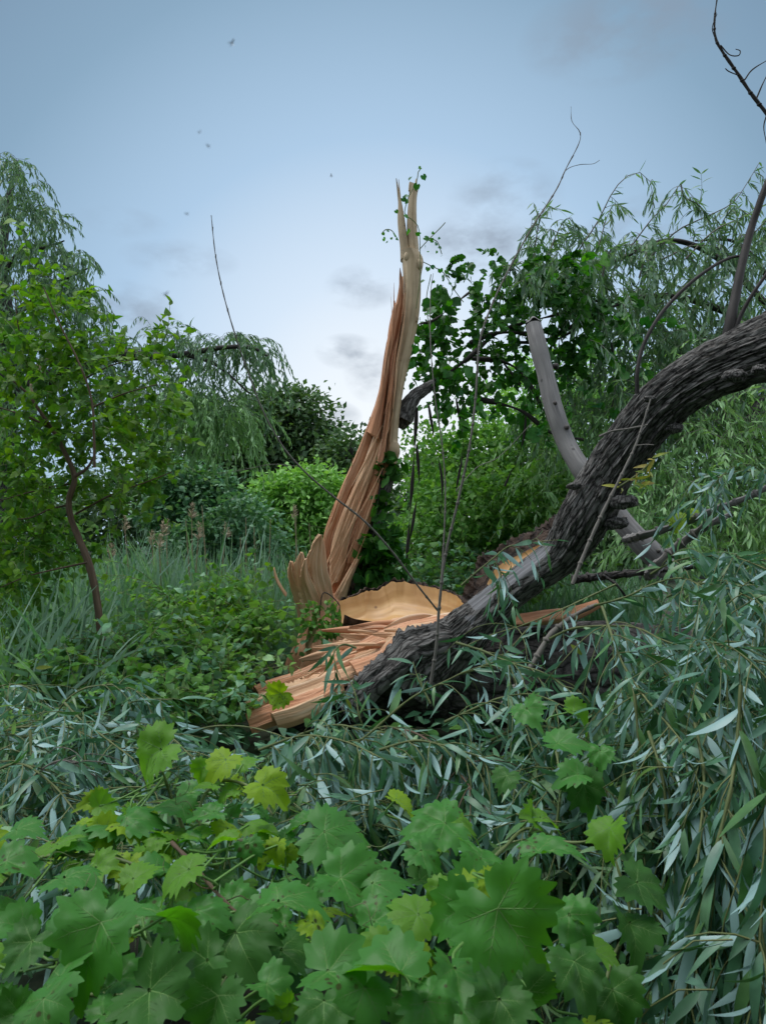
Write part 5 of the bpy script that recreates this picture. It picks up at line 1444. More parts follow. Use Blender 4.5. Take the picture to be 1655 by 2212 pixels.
# right: over and beside the log
S('yellow stemmed willow branch arching right across the middle of the dark log', [(1187, 1380, 2.7), (1235, 1358, 2.65), (1305, 1352, 2.6), (1374, 1356, 2.5), (1434, 1384, 2.4), (1553, 1427, 2.3), (1655, 1500, 2.2)], 9, .34, .085, 1, GR)
S('long pale willow branch trailing diagonally down to the right below the dark log', [(1300, 1310, 2.5), (1338, 1419, 2.3), (1378, 1487, 2.2), (1426, 1547, 2.05), (1474, 1603, 1.95), (1540, 1690, 1.8), (1600, 1790, 1.7)], 18, .4, .09, 2, GR)
S('yellowish willow branch lying level in front of the foot of the grey limb', [(1405, 1240, 3.1), (1440, 1220, 3.05), (1494, 1204, 3.0), (1585, 1204, 2.9), (1690, 1245, 2.7)], 20, .5, .085, 3, GR)
S('willow branch spilling to the right edge under the grey fallen branches', [(1440, 1290, 3.0), (1500, 1262, 2.9), (1570, 1270, 2.7), (1650, 1310, 2.5), (1730, 1370, 2.4)], 22, .5, .085, 4, GR)
S('sparse willow twig with curled leaves crossing the foot of the arched limb', [(1330, 1262, 3.3), (1270, 1290, 3.3), (1200, 1322, 3.2), (1130, 1350, 3.2), (1060, 1372, 3.15), (1000, 1398, 3.1)], 6, .28, .085, 5, GR, per_m=16)
S('thin yellow willow twig over the darkest hollow of the log', [(996, 1455, 2.7), (1040, 1442, 2.7), (1083, 1422, 2.7), (1110, 1392, 2.7), (1145, 1352, 2.75)], 4, .2, .08, 6, GR, per_m=14)
S('willow twig with hanging leaves crossing below the darkest hollow', [(985, 1388, 2.6), (1040, 1405, 2.55), (1083, 1424, 2.5), (1130, 1440, 2.45), (1180, 1456, 2.4), (1240, 1500, 2.3)], 9, .24, .085, 7, GR, per_m=18)
S('upper willow sprig with blue white leaves beside the brown bark slab', [(996, 1265, 3.6), (1030, 1235, 3.6), (1068, 1204, 3.6), (1100, 1180, 3.6), (1150, 1172, 3.55), (1205, 1166, 3.5)], 5, .22, .095, 8, GR, per_m=13)
S('willow sprig drooping in front of the smooth grey bark', [(1068, 1215, 3.5), (1082, 1240, 3.5), (1078, 1280, 3.45), (1075, 1320, 3.4)], 4, .16, .09, 9, GR, per_m=14)
S('wispy pale willow spray rising at the right edge under the arch', [(1720, 1060, 4.2), (1650, 1022, 4.2), (1580, 1020, 4.2), (1540, 1040, 4.2), (1500, 1080, 4.2)], 14, .4, .09, 10, GR)
S('willow branch with a long straight stem along the top of the log pile', [(1283, 1308, 3.0), (1350, 1290, 2.9), (1410, 1262, 2.9), (1480, 1250, 2.8), (1560, 1300, 2.6)], 7, .3, .085, 11, GR)
S('drooping willow branch beside the right edge above the hanging curtain', [(1480, 1420, 2.3), (1550, 1390, 2.2), (1620, 1430, 2.0), (1700, 1520, 1.9)], 20, .45, .09, 12, GR)
S('willow branch fanning out over the right end of the dark log', [(1330, 1440, 2.5), (1400, 1440, 2.4), (1470, 1480, 2.2), (1540, 1560, 2.0), (1590, 1640, 1.9)], 12, .34, .09, 13, GR)
# the hanging curtain at lower right
hang_specs = [
    ('hanging willow strand with narrow leaves nearest the lower right corner', [(1690, 1560, 1.5), (1660, 1700, 1.45), (1650, 1850, 1.4), (1640, 2050, 1.35), (1630, 2260, 1.3)]),
    ('hanging willow strand just inside the right edge with a broad pale leaf', [(1600, 1480, 1.75), (1590, 1620, 1.7), (1570, 1760, 1.6), (1560, 1920, 1.55), (1565, 2120, 1.5)]),
    ('long hanging willow strand down the middle of the right curtain', [(1500, 1560, 1.9), (1520, 1680, 1.8), (1510, 1820, 1.7), (1500, 1980, 1.6), (1510, 2200, 1.5)]),
    ('hanging willow strand left of the curtain beside the dark gap', [(1400, 1580, 2.0), (1430, 1680, 1.9), (1440, 1800, 1.85), (1430, 1960, 1.75), (1420, 2140, 1.7)]),
    ('yellow stemmed hanging willow strand under the long diagonal branch', [(1370, 1500, 2.1), (1380, 1600, 2.05), (1400, 1720, 2.0), (1405, 1860, 1.95)]),
    ('shaded willow strand low in the curtain by the grape leaves', [(1340, 1700, 2.1), (1350, 1850, 2.0), (1370, 2000, 1.9), (1360, 2180, 1.8)]),
    ('willow strand sweeping out of the curtain toward the bottom edge', [(1580, 1700, 1.6), (1540, 1860, 1.55), (1500, 2020, 1.5), (1470, 2220, 1.45)]),
    ('outermost willow strand of the curtain cut by the right edge', [(1720, 1400, 1.9), (1690, 1560, 1.8), (1680, 1760, 1.7), (1690, 1960, 1.6)]),
]
for k, (lab, p) in enumerate(hang_specs):
    S(lab, p, 16, .42, .095, 20 + k, GH, grav=.4, hang=.6, fan=.45)
# left
S('long pale willow branch lying level at the left edge over other leaves', [(-60, 1600, 2.7), (0, 1582, 2.7), (45, 1571, 2.7), (147, 1571, 2.65), (191, 1590, 2.6), (270, 1615, 2.6)], 18, .36, .08, 40, GL)
S('arching willow branch standing highest of the left pile', [(110, 1560, 3.0), (147, 1511, 3.0), (191, 1485, 3.0), (257, 1481, 3.0), (312, 1500, 3.0), (350, 1530, 3.0)], 12, .26, .085, 41, GL)
S('grey stemmed willow branch rising steeply from the lower left', [(20, 1735, 2.2), (74, 1676, 2.2), (136, 1643, 2.2), (206, 1676, 2.2)], 12, .3, .08, 42, GL, twig='twig_grey')
S('bare ended willow branch in the middle pointing at the torn slab', [(365, 1597, 2.9), (423, 1577, 2.9), (478, 1568, 2.9), (551, 1573, 2.85), (640, 1600, 2.7)], 6, .22, .08, 43, GL, per_m=12)
S('willow twig hanging straight down in the left pile', [(66, 1577, 2.4), (70, 1640, 2.35), (77, 1700, 2.3), (90, 1760, 2.25)], 9, .2, .08, 44, GL)
S('willow branch slanting down to the right from the left arch', [(140, 1518, 2.8), (176, 1555, 2.7), (220, 1588, 2.6), (290, 1640, 2.4)], 14, .28, .085, 45, GL)
S('willow sprig with long leaves pointing right toward the bramble', [(200, 1548, 2.9), (250, 1530, 2.9), (312, 1511, 2.9), (372, 1512, 2.9)], 8, .2, .1, 46, GL)
S('willow branch half buried at the far left above the vine leaves', [(-40, 1680, 2.3), (40, 1650, 2.25), (110, 1690, 2.15), (170, 1760, 2.0)], 18, .32, .08, 47, GL)
S('feathery willow branch at the left edge beside the tall grass', [(-60, 1520, 3.4), (10, 1480, 3.4), (70, 1490, 3.3), (120, 1540, 3.2)], 14, .35, .085, 48, GL)
S('willow branch tucked between the bramble and the bright vine leaves', [(240, 1600, 2.7), (300, 1570, 2.7), (360, 1585, 2.6), (420, 1640, 2.4)], 14, .28, .085, 49, GL)
# centre
S('willow twig with leaves dangling in front of the torn slab', [(770, 1400, 3.4), (742, 1392, 3.4), (722, 1410, 3.35), (728, 1450, 3.3), (735, 1500, 3.3)], 5, .16, .1, 60, GC, per_m=16)
S('yellow green willow shoot standing before the left end of the log', [(800, 1600, 2.9), (777, 1550, 2.9), (768, 1500, 2.95), (752, 1462, 3.0)], 6, .18, .09, 61, GC, per_m=18)
S('long yellow willow stem rising right across the front of the log', [(760, 1610, 2.4), (799, 1584, 2.45), (884, 1511, 2.5), (957, 1474, 2.55), (1013, 1448, 2.6), (1106, 1419, 2.65)], 7, .22, .085, 62, GC, per_m=13)
S('willow branch with yellowing leaves below the right end of the log', [(960, 1560, 2.4), (1030, 1528, 2.4), (1080, 1508, 2.4), (1150, 1500, 2.35), (1230, 1530, 2.2)], 12, .24, .085, 63, GC)
S('willow branch spread along the foot of the log in the centre', [(640, 1590, 2.7), (720, 1566, 2.65), (800, 1580, 2.55), (880, 1590, 2.45), (960, 1640, 2.3)], 22, .3, .085, 64, GC)
S('willow branch with pink grey stem running down to the right centre', [(830, 1570, 2.5), (900, 1585, 2.4), (960, 1630, 2.25), (1000, 1680, 2.1), (1060, 1760, 1.95)], 16, .28, .085, 65, GC, twig='stem_brown')
S('willow leaves hanging thickly over the dark hollow in the centre', [(560, 1620, 2.4), (650, 1590, 2.35), (740, 1600, 2.25), (830, 1640, 2.1)], 26, .34, .095, 66, GC, grav=.4, hang=.6)
S('willow branch hanging between the yellow vine leaf and the log', [(820, 1620, 2.2), (900, 1600, 2.2), (990, 1620, 2.15), (1080, 1650, 2.1)], 26, .36, .095, 67, GC, grav=.4, hang=.6)
S('willow branch arching above the toothed vine leaves right of centre', [(1060, 1600, 2.3), (1130, 1570, 2.3), (1220, 1580, 2.2), (1310, 1640, 2.05)], 18, .3, .09, 68, GC, grav=.35)
S('willow sprig with upright leaves on the grey bark edge', [(930, 1520, 3.2), (905, 1470, 3.25), (892, 1430, 3.3)], 5, .14, .085, 69, GC, per_m=18)


# the countless rest of the fallen foliage underneath
def fallen_mass():
    rng = np.random.default_rng(500)
    st, lf, lg = MB(), MB(), MB()
    bx = [-100, 0, 150, 300, 420, 520, 620, 700, 900, 1150, 1210, 1280, 1360, 1450, 1540, 1655, 1800]
    by = [1500, 1500, 1530, 1560, 1600, 1605, 1600, 1580, 1590, 1585, 1570, 1530, 1460, 1340, 1250, 1210, 1210]

    def patch(n, x0, x1, depth, zf, L, leaf, grav, per, tm):
        x = rng.uniform(x0, x1, 3 * n); top = np.interp(x, bx, by); v = rng.uniform(0, 1, 3 * n) ** .9
        y = top + 8 + v * depth
        dens = vnoise(np.stack([x * .016, y * .014, 0 * x + 3.3], -1))
        keep = np.argsort(-(dens + rng.normal(size=3 * n) * .13))[:n]
        x, y = x[keep], y[keep]
        z = np.interp(y, zf[0], zf[1]) + rng.normal(size=n) * .12
        pos = np.array([P(a, b, c) for a, b, c in zip(x, y, z)])
        az = rng.uniform(0, 2 * pi, n)
        d = np.stack([np.cos(az), np.sin(az) * .7, rng.uniform(-.1, .5, n)], -1)
        p = grow(pos, d, L * rng.uniform(.5, 1.3, n), 7, grav, .09, rng)
        # keep the broken wood and the log clear
        rel = p - CAM; zc = rel @ FW; qx = 827.5 + FPX * (rel @ RT) / zc; qy = 1106 - FPX * (rel @ UP) / zc
        bad = ((qx > 960) & (qx < 1340) & (qy > 1280) & (qy < 1505)) | ((qx > 520) & (qx < 980) & (qy > 1280) & (qy < 1545 - .06 * (qx - 520)))
        p = p[~bad.any(1)]; n = len(p)
        multi_tube(st, p, .0019, .0009, 4)
        m = int(n * .7)
        leaves_on(lf, p[:m], per, leaf * 1.08, tm, .65, .4, .02, 1, .3, rng=rng, droop=.5, up=.5)
        leaves_on(lg, p[m:], per, leaf, tm, .6, .5, .02, 1, .3, rng=rng, droop=.6)
    patch(330, -100, 420, 300, ([1500, 1800], [3.2, 2.0]), .38, .08, .2, 12, LM)
    patch(300, 400, 1160, 190, ([1570, 1780], [2.8, 2.0]), .34, .085, .34, 12, LM)
    patch(420, 1150, 1780, 330, ([1210, 1400, 1600, 1900], [3.5, 2.9, 2.3, 1.9]), .42, .085, .25, 13, LM)
    patch(330, 1300, 1780, 900, ([1210, 1500, 1800, 2250], [3.4, 2.5, 2.1, 1.7]), .5, .09, .45, 14, LM)
    patch(160, 1360, 1780, 900, ([1210, 1500, 1800, 2250], [3.3, 2.3, 1.9, 1.45]), .5, .09, .5, 14, LM)
    st.build('fallen_willow_twigs', M['twig_yellow'])
    tag(bpy.data.objects['fallen_willow_twigs'], 'tangle of thin yellow green twigs under the fallen willow leaves', 'twigs', kind='stuff')
    tag(lg.build('fallen_willow_foliage', M['willow_far']), 'greener narrow willow leaves mixed through the fallen heap', 'foliage', kind='stuff')
    tag(lf.build('fallen_willow_foliage', M['silver']), 'countless silvery willow leaves heaped beneath the fallen branches', 'foliage', kind='stuff')


fallen_mass()


# a few yellow leaves
def yellow_bits():
    rng = np.random.default_rng(9)
    t = thing('yellowed_sprig', 'wilted sprig of yellow and pale leaves caught on the underside of the arched limb', 'sprig', P(1390, 1020, 4.6))
    mb = MB(); tube(mb, PP([(1325, 1058), (1355, 1040), (1385, 1018), (1405, 998)], 4.6), .006, 5, 20); mb.build('stem', M['twig_yellow'], t)
    mb = MB()
    n = 17
    x = rng.uniform(1335, 1415, n); y = 1062 - (x - 1330) * .7 + rng.normal(size=n) * 12
    pos = np.array([P(a, b, 4.55 + rng.normal() * .05) for a, b in zip(x, y)])
    d = np.stack([rng.uniform(-1, 1, n), rng.normal(size=n) * .4, rng.uniform(-.9, .4, n)], -1)
    scatter(mb, LN, pos, d, -FW + rng.normal(size=(n, 3)) * .6, rng.uniform(.06, .11, n), 1.3, .4)
    mb.build('foliage', M['yellow_leaf'], t)
    for lab, x, y, z, sz, d in (('single yellow willow leaf hanging over the dark log', 1232, 1392, 2.4, .055, (.6, -.2, -.5)), ('yellow leaf stuck in the weeds at the far left', 78, 1443, 3.4, .07, (1, 0, .1)), ('narrow yellow leaf dangling below the grey stick', 1154, 1500, 2.4, .075, (.1, -.2, -1)), ('yellow leaf fleck on the leaves beside the yellow vine leaf', 748, 1508, 2.9, .05, (.4, -.1, -.8))):
        mb = MB(); p = P(x, y, z)
        scatter(mb, LN, [p], [d], [-FW + .3 * ZUP], [sz], 1.6, .3)
        tag(mb.build('yellow_leaf', M['yellow_leaf'], loc=p), lab, 'leaf', 'single yellow leaves')
    for lab, x, y, z, w, ang in (('bright yellow green vine leaf standing alone before the splintered slab', 606, 1498, 3.2, 62, 200), ('yellow green vine leaf glowing under the grey fallen branches', 1476, 1120, 5.0, 50, 250), ('paler vine leaf next to the glowing one under the grey branches', 1500, 1108, 5.1, 34, 20)):
        mb = MB(); hero_leaf(mb, P(x, y, z), ang, .8, w / FPX * z / 1.5, rng, None)
        tag(mb.build('vine_leaf', [M['grape_young'], M['vein']], loc=P(x, y, z)), lab, 'leaf', 'stray vine leaves')


# ------------------------------------------------------------------ grapevine in the foreground
def leaf_template(nth=190, teeth=22, seed=0, rings=7):
    rng = np.random.default_rng(seed)
    th = np.linspace(-pi, pi, nth + 1)
    r = grape_outline(th)
    ph = th * teeth / (2 * pi) + rng.uniform(0, 1)
    saw = (ph % 1.0); tooth = np.where(saw < .62, saw / .62, (1 - saw) / .38)
    amp = .27 * np.clip(r - .12, 0, 1) * (1 + .4 * np.sin(th * 7 + seed))
    ro = r + amp * (tooth - .3)
    ro *= 1 + .05 * np.sin(th * 3 + rng.uniform(0, 6)) + .04 * np.sin(th * 2 + rng.uniform(0, 6))
    q = np.array([.0, .1, .2, .3, .4, .5, .6, .7, .8, .9, 1.0])
    base = r * .96
    rad = q[:, None] * np.where(q[:, None] < .95, base[None] * (1 - q[:, None] * 0) , ro[None])
    x = rad * np.sin(th)[None]; y = rad * np.cos(th)[None]
    return th, rad, x, y


VEIN_ANG = np.radians([0, 52, -52, 108, -108])
VEIN_LEN = [.93, .78, .78, .62, .62]


def leaf_height(x, y, c):
    a = np.arctan2(x, y); r = np.hypot(x, y)
    dv = np.min(np.abs((a[..., None] - VEIN_ANG + pi) % (2 * pi) - pi), -1)
    pleat = .16 * np.minimum(dv, .42) * r * np.exp(-r * .3)
    return pleat * c[3] + c[7] * (np.sqrt(x * x + .006) - .08) + c[0] * x ** 2 + c[1] * y ** 2 + c[2] * x * y + (.03 + .02 * np.cos(c[4])) * np.sin(x * 9 + c[4]) * np.cos(y * 8 + c[5]) + c[6] * np.maximum(r - .55, 0) ** 2


def hero_leaf(mb, pos, ang, face, scale, rng, petiole_to, holes=False, young=False):
    th, rad, x, y = leaf_template(seed=int(rng.integers(0, 9999)), teeth=int(rng.integers(15, 22)))
    c = [rng.uniform(-.42, .12), rng.uniform(-.75, -.1), rng.normal() * .18, rng.uniform(.3, 1.2), rng.uniform(0, 6), rng.uniform(0, 6), rng.uniform(-.7, .25), rng.choice([.05, .2, .38, .55])]
    a = radians(ang)
    up_cam = -FW * .9 + ZUP * .25
    face = face * .74
    N = nrm(face * up_cam + (1 - face) * ZUP + rng.normal(size=3) * .24)
    img = RT * cos(a) + UP * sin(a)
    if face < .45: img = img - FW * (.15 * (1 if sin(a) < .3 else -1))
    D = nrm(img - N * np.dot(img, N)); Sd = np.cross(D, N)

    def put(X, Y, dz=0.0):
        h = leaf_height(X, Y, c) + dz
        return pos + scale * (X[..., None] * Sd + Y[..., None] * D + h[..., None] * N)
    v = put(x, y)
    f = grid_faces(*x.shape)
    f = f[:, ::-1]
    mb.add(v.reshape(-1, 3), f, np.stack([x, y], -1).reshape(-1, 2), 0)
    # raised veins
    lines = []
    for va, vl in zip(VEIN_ANG, VEIN_LEN):
        lines.append((0.0, 0.0, va, vl, .010))
        for s in (.28, .46, .63):
            for sg in (-1, 1):
                lines.append((s * vl * sin(va), s * vl * cos(va), va + sg * .75, (.34 - .22 * s) * vl, .0045))
    for x0, y0, va, vl, w in lines:
        t = np.linspace(0, 1, 9)
        X = x0 + t * vl * np.sin(va); Y = y0 + t * vl * np.cos(va)
        ww = w * (1 - .8 * t)
        vx = np.stack([X + ww * np.cos(va), X, X - ww * np.cos(va)], 1); vy = np.stack([Y - ww * np.sin(va), Y, Y + ww * np.sin(va)], 1)
        dz = np.broadcast_to(np.array([.002, .009, .002])[None], vx.shape)
        mb.add(put(vx, vy, dz).reshape(-1, 3), grid_faces(9, 3), None, 1)
    if petiole_to is not None:
        e = np.asarray(petiole_to); p0 = pos + 0 * N
        mid = (p0 + e) / 2 - N * .02 - D * .02
        q = catmull(np.array([p0 + N * .001, mid, e]), 9)[None]
        multi_tube(mb, q, .0022, .0026, 5, 1)
    return N, D


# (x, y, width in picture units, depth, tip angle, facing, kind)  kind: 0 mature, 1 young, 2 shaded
HERO = [
    (318, 1632, 150, 1.55, 205, .55, 3), (481, 1660, 92, 1.62, 250, .6, 1), (585, 1712, 108, 1.5, 315, .8, 1), (200, 1732, 62, 1.7, 200, .6, 1), (532, 1640, 56, 1.7, 60, .6, 3), (460, 1640, 60, 1.75, 100, .5, 1),
    (478, 1812, 76, 1.4, 170, .4, 3), (541, 1838, 70, 1.4, 280, .7, 0), (600, 1840, 62, 1.42, 270, .7, 1), (300, 1880, 100, 1.3, 60, .3, 3), (345, 1860, 96, 1.35, 65, .25, 0), (385, 1895, 130, 1.25, 215, .35, 3),
    (170, 1890, 140, 1.3, 10, .12, 0), (40, 1870, 120, 1.35, 340, .3, 0), (225, 1790, 120, 1.5, 195, .12, 0), (300, 1762, 120, 1.5, 20, .12, 0), (450, 1770, 90, 1.5, 230, .25, 0), (370, 1745, 110, 1.55, 180, .15, 0),
    (145, 1985, 165, 1.15, 85, .75, 0), (25, 2010, 130, 1.2, 190, .5, 0), (215, 2040, 215, 1.05, 265, .85, 0), (365, 2020, 180, 1.1, 280, .7, 0), (451, 1975, 120, 1.2, 345, .15, 0), (642, 1965, 200, 1.15, 335, .3, 0), (688, 2010, 90, 1.1, 310, .4, 1),
    (735, 1812, 170, 1.4, 335, .22, 0), (775, 1905, 180, 1.3, 350, .18, 0), (530, 2050, 190, 1.2, 300, .7, 2), (640, 2040, 150, 1.2, 20, .5, 2), (752, 2090, 200, 1.0, 10, .35, 0), (590, 2150, 120, 1.0, 300, .6, 0), (610, 2175, 70, .98, 200, .6, 3),
    (777, 2165, 150, .92, 250, .5, 0), (115, 2190, 165, .95, 300, .5, 0), (90, 2115, 190, 1.0, 185, .14, 0), (230, 2170, 110, .98, 80, .5, 0), (361, 2160, 200, 1.0, 330, .65, 2), (466, 2185, 160, .95, 260, .7, 2),
    (854, 1745, 80, 1.6, 265, .8, 1), (1003, 1772, 110, 1.6, 350, .35, 3), (1130, 1768, 80, 1.6, 190, .6, 3), (1182, 1755, 84, 1.6, 35, .5, 3), (929, 1790, 160, 1.5, 200, .3, 0), (1324, 1812, 110, 1.5, 285, .55, 3), (1180, 1870, 150, 1.35, 300, .6, 0),
    (1051, 1832, 120, 1.4, 60, .7, 0), (1108, 2010, 262, 1.0, 305, .82, 0), (833, 1898, 130, 1.3, 20, .35, 0), (833, 1975, 130, 1.2, 30, .35, 0), (876, 1985, 130, 1.2, 200, .3, 3), (971, 1973, 150, 1.15, 200, .55, 0), (1072, 1914, 80, 1.2, 330, .4, 1), (1040, 1900, 70, 1.25, 120, .4, 3),
    (838, 2140, 215, .92, 235, .65, 0), (971, 2122, 140, .98, 250, .6, 0), (812, 2060, 110, 1.05, 210, .4, 3), (1158, 2170, 150, .95, 300, .6, 2), (1243, 2000, 130, 1.15, 300, .35, 0), (1147, 1547, 90, 2.1, 300, .75, 0), (1255, 1548, 90, 2.1, 325, .5, 3), (1227, 1610, 110, 1.95, 350, .3, 0),
    (1264, 1717, 110, 1.8, 280, .7, 2), (1386, 1935, 140, 1.5, 290, .7, 2), (1350, 2020, 130, 1.45, 250, .6, 2), (1328, 2170, 150, 1.2, 280, .6, 2), (939, 1930, 80, 1.3, 220, .5, 3), (780, 1808, 100, 1.5, 20, .3, 0), (1296, 1637, 70, 1.9, 270, .7, 0), (1020, 2060, 140, 1.1, 240, .6, 0),
    (30, 1960, 120, 1.3, 60, .5, 0), (60, 2060, 130, 1.15, 250, .5, 2), (300, 1960, 110, 1.25, 110, .6, 0), (420, 2090, 150, 1.1, 210, .6, 2), (520, 1935, 110, 1.3, 30, .3, 0), (560, 1990, 120, 1.25, 200, .35, 0), (690, 1890, 120, 1.35, 200, .25, 0), (930, 1850, 110, 1.4, 330, .35, 0), (1000, 1900, 110, 1.35, 180, .3, 0), (1120, 1930, 90, 1.25, 10, .3, 0),
    (700, 2195, 140, .92, 270, .6, 2), (930, 2195, 150, .9, 290, .6, 0), (1060, 2190, 160, .9, 240, .65, 2), (1240, 2110, 150, 1.1, 270, .6, 2), (280, 2110, 120, 1.05, 20, .4, 0), (20, 2195, 110, .95, 200, .5, 2), (660, 1790, 90, 1.5, 240, .3, 0), (150, 1825, 110, 1.45, 200, .2, 0), (60, 1800, 110, 1.5, 340, .25, 0), (1090, 1690, 70, 1.8, 250, .6, 2), (1230, 1680, 90, 1.8, 200, .6, 0),
]
SHOOTS = [  # label, stem path
    ('grapevine shoot with lime leaves topping the left of the foreground', [(470, 1880, 1.5), (430, 1760, 1.55), (470, 1690, 1.62), (540, 1700, 1.58), (590, 1760, 1.5)], (480, 1680)),
    ('grapevine shoot with one huge smooth bright leaf over the willow pile', [(400, 1800, 1.6), (370, 1720, 1.62), (350, 1660, 1.6)], (290, 1660)),
    ('grapevine with flat edge on leaves along the left edge', [(330, 1880, 1.4), (220, 1850, 1.42), (100, 1850, 1.45), (-20, 1880, 1.45)], (120, 1850)),
    ('grapevine shoot with hairy reddish stem crossing the dark hollow', [(372, 1820, 1.45), (425, 1875, 1.35), (470, 1930, 1.3), (520, 1975, 1.25), (600, 2000, 1.2)], (500, 1890)),
    ('grapevine with the two largest leaves in the lower left', [(130, 2200, 1.1), (130, 2080, 1.15), (180, 2030, 1.15), (300, 2000, 1.2)], (190, 2040)),
    ('grapevine with jagged leaves at the bottom left corner', [(60, 2240, 1.05), (140, 2160, 1.08), (260, 2150, 1.1), (400, 2160, 1.1)], (200, 2180)),
    ('shaded grapevine with dull leaves in the lower middle', [(440, 2230, 1.15), (500, 2100, 1.25), (600, 2060, 1.25), (700, 2030, 1.25)], (560, 2090)),
    ('grapevine with blue green drooping leaves near the centre', [(600, 1980, 1.4), (680, 1900, 1.42), (740, 1850, 1.45), (800, 1830, 1.5)], (720, 1870)),
    ('grapevine with broad leaves in the bottom middle', [(700, 2240, 1.1), (760, 2140, 1.1), (830, 2060, 1.15), (900, 1990, 1.22)], (800, 2110)),
    ('grapevine holding the biggest pale veined leaf at the lower right', [(1020, 2240, 1.15), (1010, 2100, 1.2), (1040, 1980, 1.2), (1060, 1900, 1.25)], (1070, 2040)),
    ('grapevine shoot with a crumpled yellow leaf in the centre of the willow leaves', [(920, 1880, 1.55), (880, 1820, 1.6), (860, 1770, 1.62)], (880, 1790)),
    ('grapevine shoot with paired bright leaves right of centre', [(1040, 1880, 1.5), (1090, 1830, 1.55), (1140, 1790, 1.62), (1230, 1820, 1.58), (1320, 1805, 1.52)], (1150, 1810)),
    ('grapevine with toothed leaves climbing to the foot of the log', [(1200, 1800, 1.9), (1210, 1700, 1.95), (1200, 1620, 2.05), (1180, 1560, 2.1)], (1210, 1620)),
    ('grapevine lost in shade beside the hanging willow curtain', [(1280, 2240, 1.4), (1320, 2080, 1.5), (1360, 1980, 1.55), (1330, 1860, 1.6)], (1330, 2050)),
]


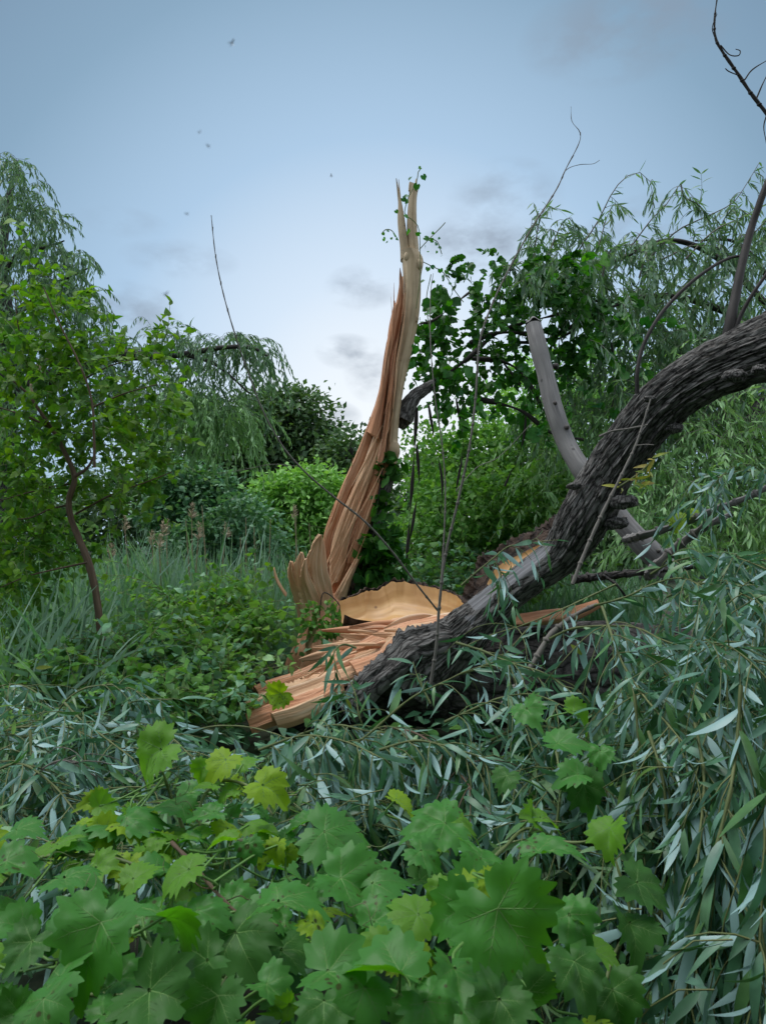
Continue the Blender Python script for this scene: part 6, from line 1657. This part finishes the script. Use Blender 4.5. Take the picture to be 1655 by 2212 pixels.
def foreground_vines():
    rng = np.random.default_rng(123)
    things = []
    for lab, path, cen in SHOOTS:
        t = thing('grape_vine', lab, 'vine', P(*path[0]), 'grapevine shoots in the foreground')
        q = catmull(PP(path), 30)
        mb = MB(); tube(mb, q, np.linspace(.0042, .0026, 30), 8, 50, lambda b, th, s: .0006 * np.sin(s * 120))
        # tendrils
        for k in range(3):
            i = int(rng.integers(5, 27)); tt = np.linspace(0, 1, 26); R = .012 + .01 * rng.random()
            a = rnd_dir(1, rng)[0]; b = nrm(np.cross(a, rnd_dir(1, rng)[0]))
            cur = q[i] + np.outer(tt, nrm(a + .6 * ZUP)) * .10 + (np.outer(np.cos(tt * 11) * tt, b) + np.outer(np.sin(tt * 11) * tt, np.cross(a, b))) * R
            tube(mb, cur, np.linspace(.0011, .0005, 26), 5, 50)
        mb.build('stem', M['stem_brown' if 'reddish' in lab else 'stem_green'], t)
        things.append((t, q, cen))
    extra = []
    for _ in range(95):
        x = rng.uniform(-60, 1300); y = rng.uniform(1770, 2260)
        if x > 620 and y < 1830: continue
        if x > 1150 and y < 1950: continue
        z = float(np.interp(y, [1650, 1800, 2000, 2200], [1.75, 1.5, 1.22, 1.02])) + rng.uniform(-.02, .28)
        extra.append((x, y, rng.uniform(55, 135) * 1.3 / z, z, rng.uniform(0, 360), rng.uniform(.05, .55), int(rng.choice([0, 0, 0, 3, 2, 2, 1], p=[.15, .15, .15, .28, .08, .07, .12]))))
    for _ in range(30):
        x = rng.uniform(120, 640); y = 1650 + abs(x - 420) * .35 + rng.uniform(0, 170)
        z = float(np.interp(y, [1640, 1850], [1.7, 1.42])) + rng.normal() * .03
        extra.append((x, y, rng.uniform(45, 95), z, rng.uniform(0, 360), rng.uniform(.15, .7), int(rng.choice([0, 3, 1], p=[.3, .45, .25]))))
    for (x, y, w, z, ang, face, kind) in HERO + extra:
        k = int(np.argmin([((c[0] - x) / 1.0) ** 2 + ((c[1] - y) * 1.2) ** 2 for _, _, c in things]))
        t, q, _ = things[k]
        pos = P(x, y, z)
        a = radians(ang)
        pos = pos - (RT * cos(a) + UP * sin(a)) * (.22 * w / FPX * z)
        j = int(np.argmin(np.linalg.norm(q - pos, axis=1)))
        e = q[j]
        dv = e - pos; L = np.linalg.norm(dv)
        if L > .16: e = pos + dv / L * .16
        mb = MB()
        hero_leaf(mb, pos, ang, face, w / FPX * z / 1.5 * .84, rng, e)
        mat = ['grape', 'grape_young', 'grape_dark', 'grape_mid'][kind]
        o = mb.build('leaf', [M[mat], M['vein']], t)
    # deeper leaves under the visible ones
    mb = MB(); n = 60
    x = rng.uniform(-120, 1400, n); y = rng.uniform(1760, 2500, n)
    z = np.interp(y, [1650, 1800, 2000, 2200, 2500], [2.0, 1.75, 1.5, 1.32, 1.15]) + rng.uniform(.35, .8, n)
    keep = ~((x > 1150) & (y < 1850)) & ~((x > 620) & (y < 1820))
    pos = np.array([P(a, b, c) for a, b, c in zip(x[keep], y[keep], z[keep])])
    pos[:, 2] = np.maximum(pos[:, 2], .25)
    m = len(pos)
    scatter(mb, GS, pos, rnd_dir(m, rng) * np.array((1, 1, .5)) - .3 * ZUP, ZUP - FW * .5 + rng.normal(size=(m, 3)) * .4, rng.uniform(.06, .11, m), 1.0, .2)
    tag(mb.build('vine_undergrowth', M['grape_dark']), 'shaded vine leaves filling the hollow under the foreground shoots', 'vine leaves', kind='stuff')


M['grape_mid'] = leaf_mat('fresh_grape_leaf', [(.085, .23, .018), (.12, .28, .02), (.155, .31, .025)], (.12, .28, .03), .48, .42, .25, (1.5, 1.7, .4))
foreground_vines()
yellow_bits()


# ------------------------------------------------------------------ flying insects
def insects():
    rng = np.random.default_rng(2)
    spec = [('flying insect highest in the sky left of centre, a long slanting speck', 502, 92, 0.42, 22, 65), ('flying insect above the wider gap of sky, upper of a close pair', 432, 285, 0.42, 12, 60), ('flying insect just below the upper one of the close pair', 450, 315, 0.42, 15, 135),
            ('dark flying insect with spread wings left of the splintered tip', 716, 379, 0.9, 12, 95), ('flying insect left of the top end of the bare whip', 404, 462, 0.42, 13, 160), ('faint flying insect low over the left willow', 360, 635, 0.36, 19, 50)]
    for lab, x, y, z, w, ang in spec:
        c = P(x, y, z); L = .78 * w / FPX * z
        a = radians(ang); d = RT * cos(a) + UP * sin(a); s = nrm(np.cross(d, FW))
        t = thing('flying_insect', lab, 'insect', c, 'insects in the sky')
        mb = MB(); tube(mb, [c - d * L * .5, c - d * L * .1, c + d * L * .2, c + d * L * .38, c + d * L * .5], np.array((.03, .06, .06, .09, .05)) * L, 8, 16)
        mb.build('body', M['insect'], t)
        for sg in (-1, 1):
            for off, ln in ((.16, .8),):
                mb = MB()
                dirn = s * sg * .5 - d * .8 - FW * .3
                scatter(mb, ovate(5, .13), [c + d * L * off], [dirn], [FW + .3 * d], [L * ln], 1.0, .05)
                mb.build('wing', M['wing'], t)


insects()
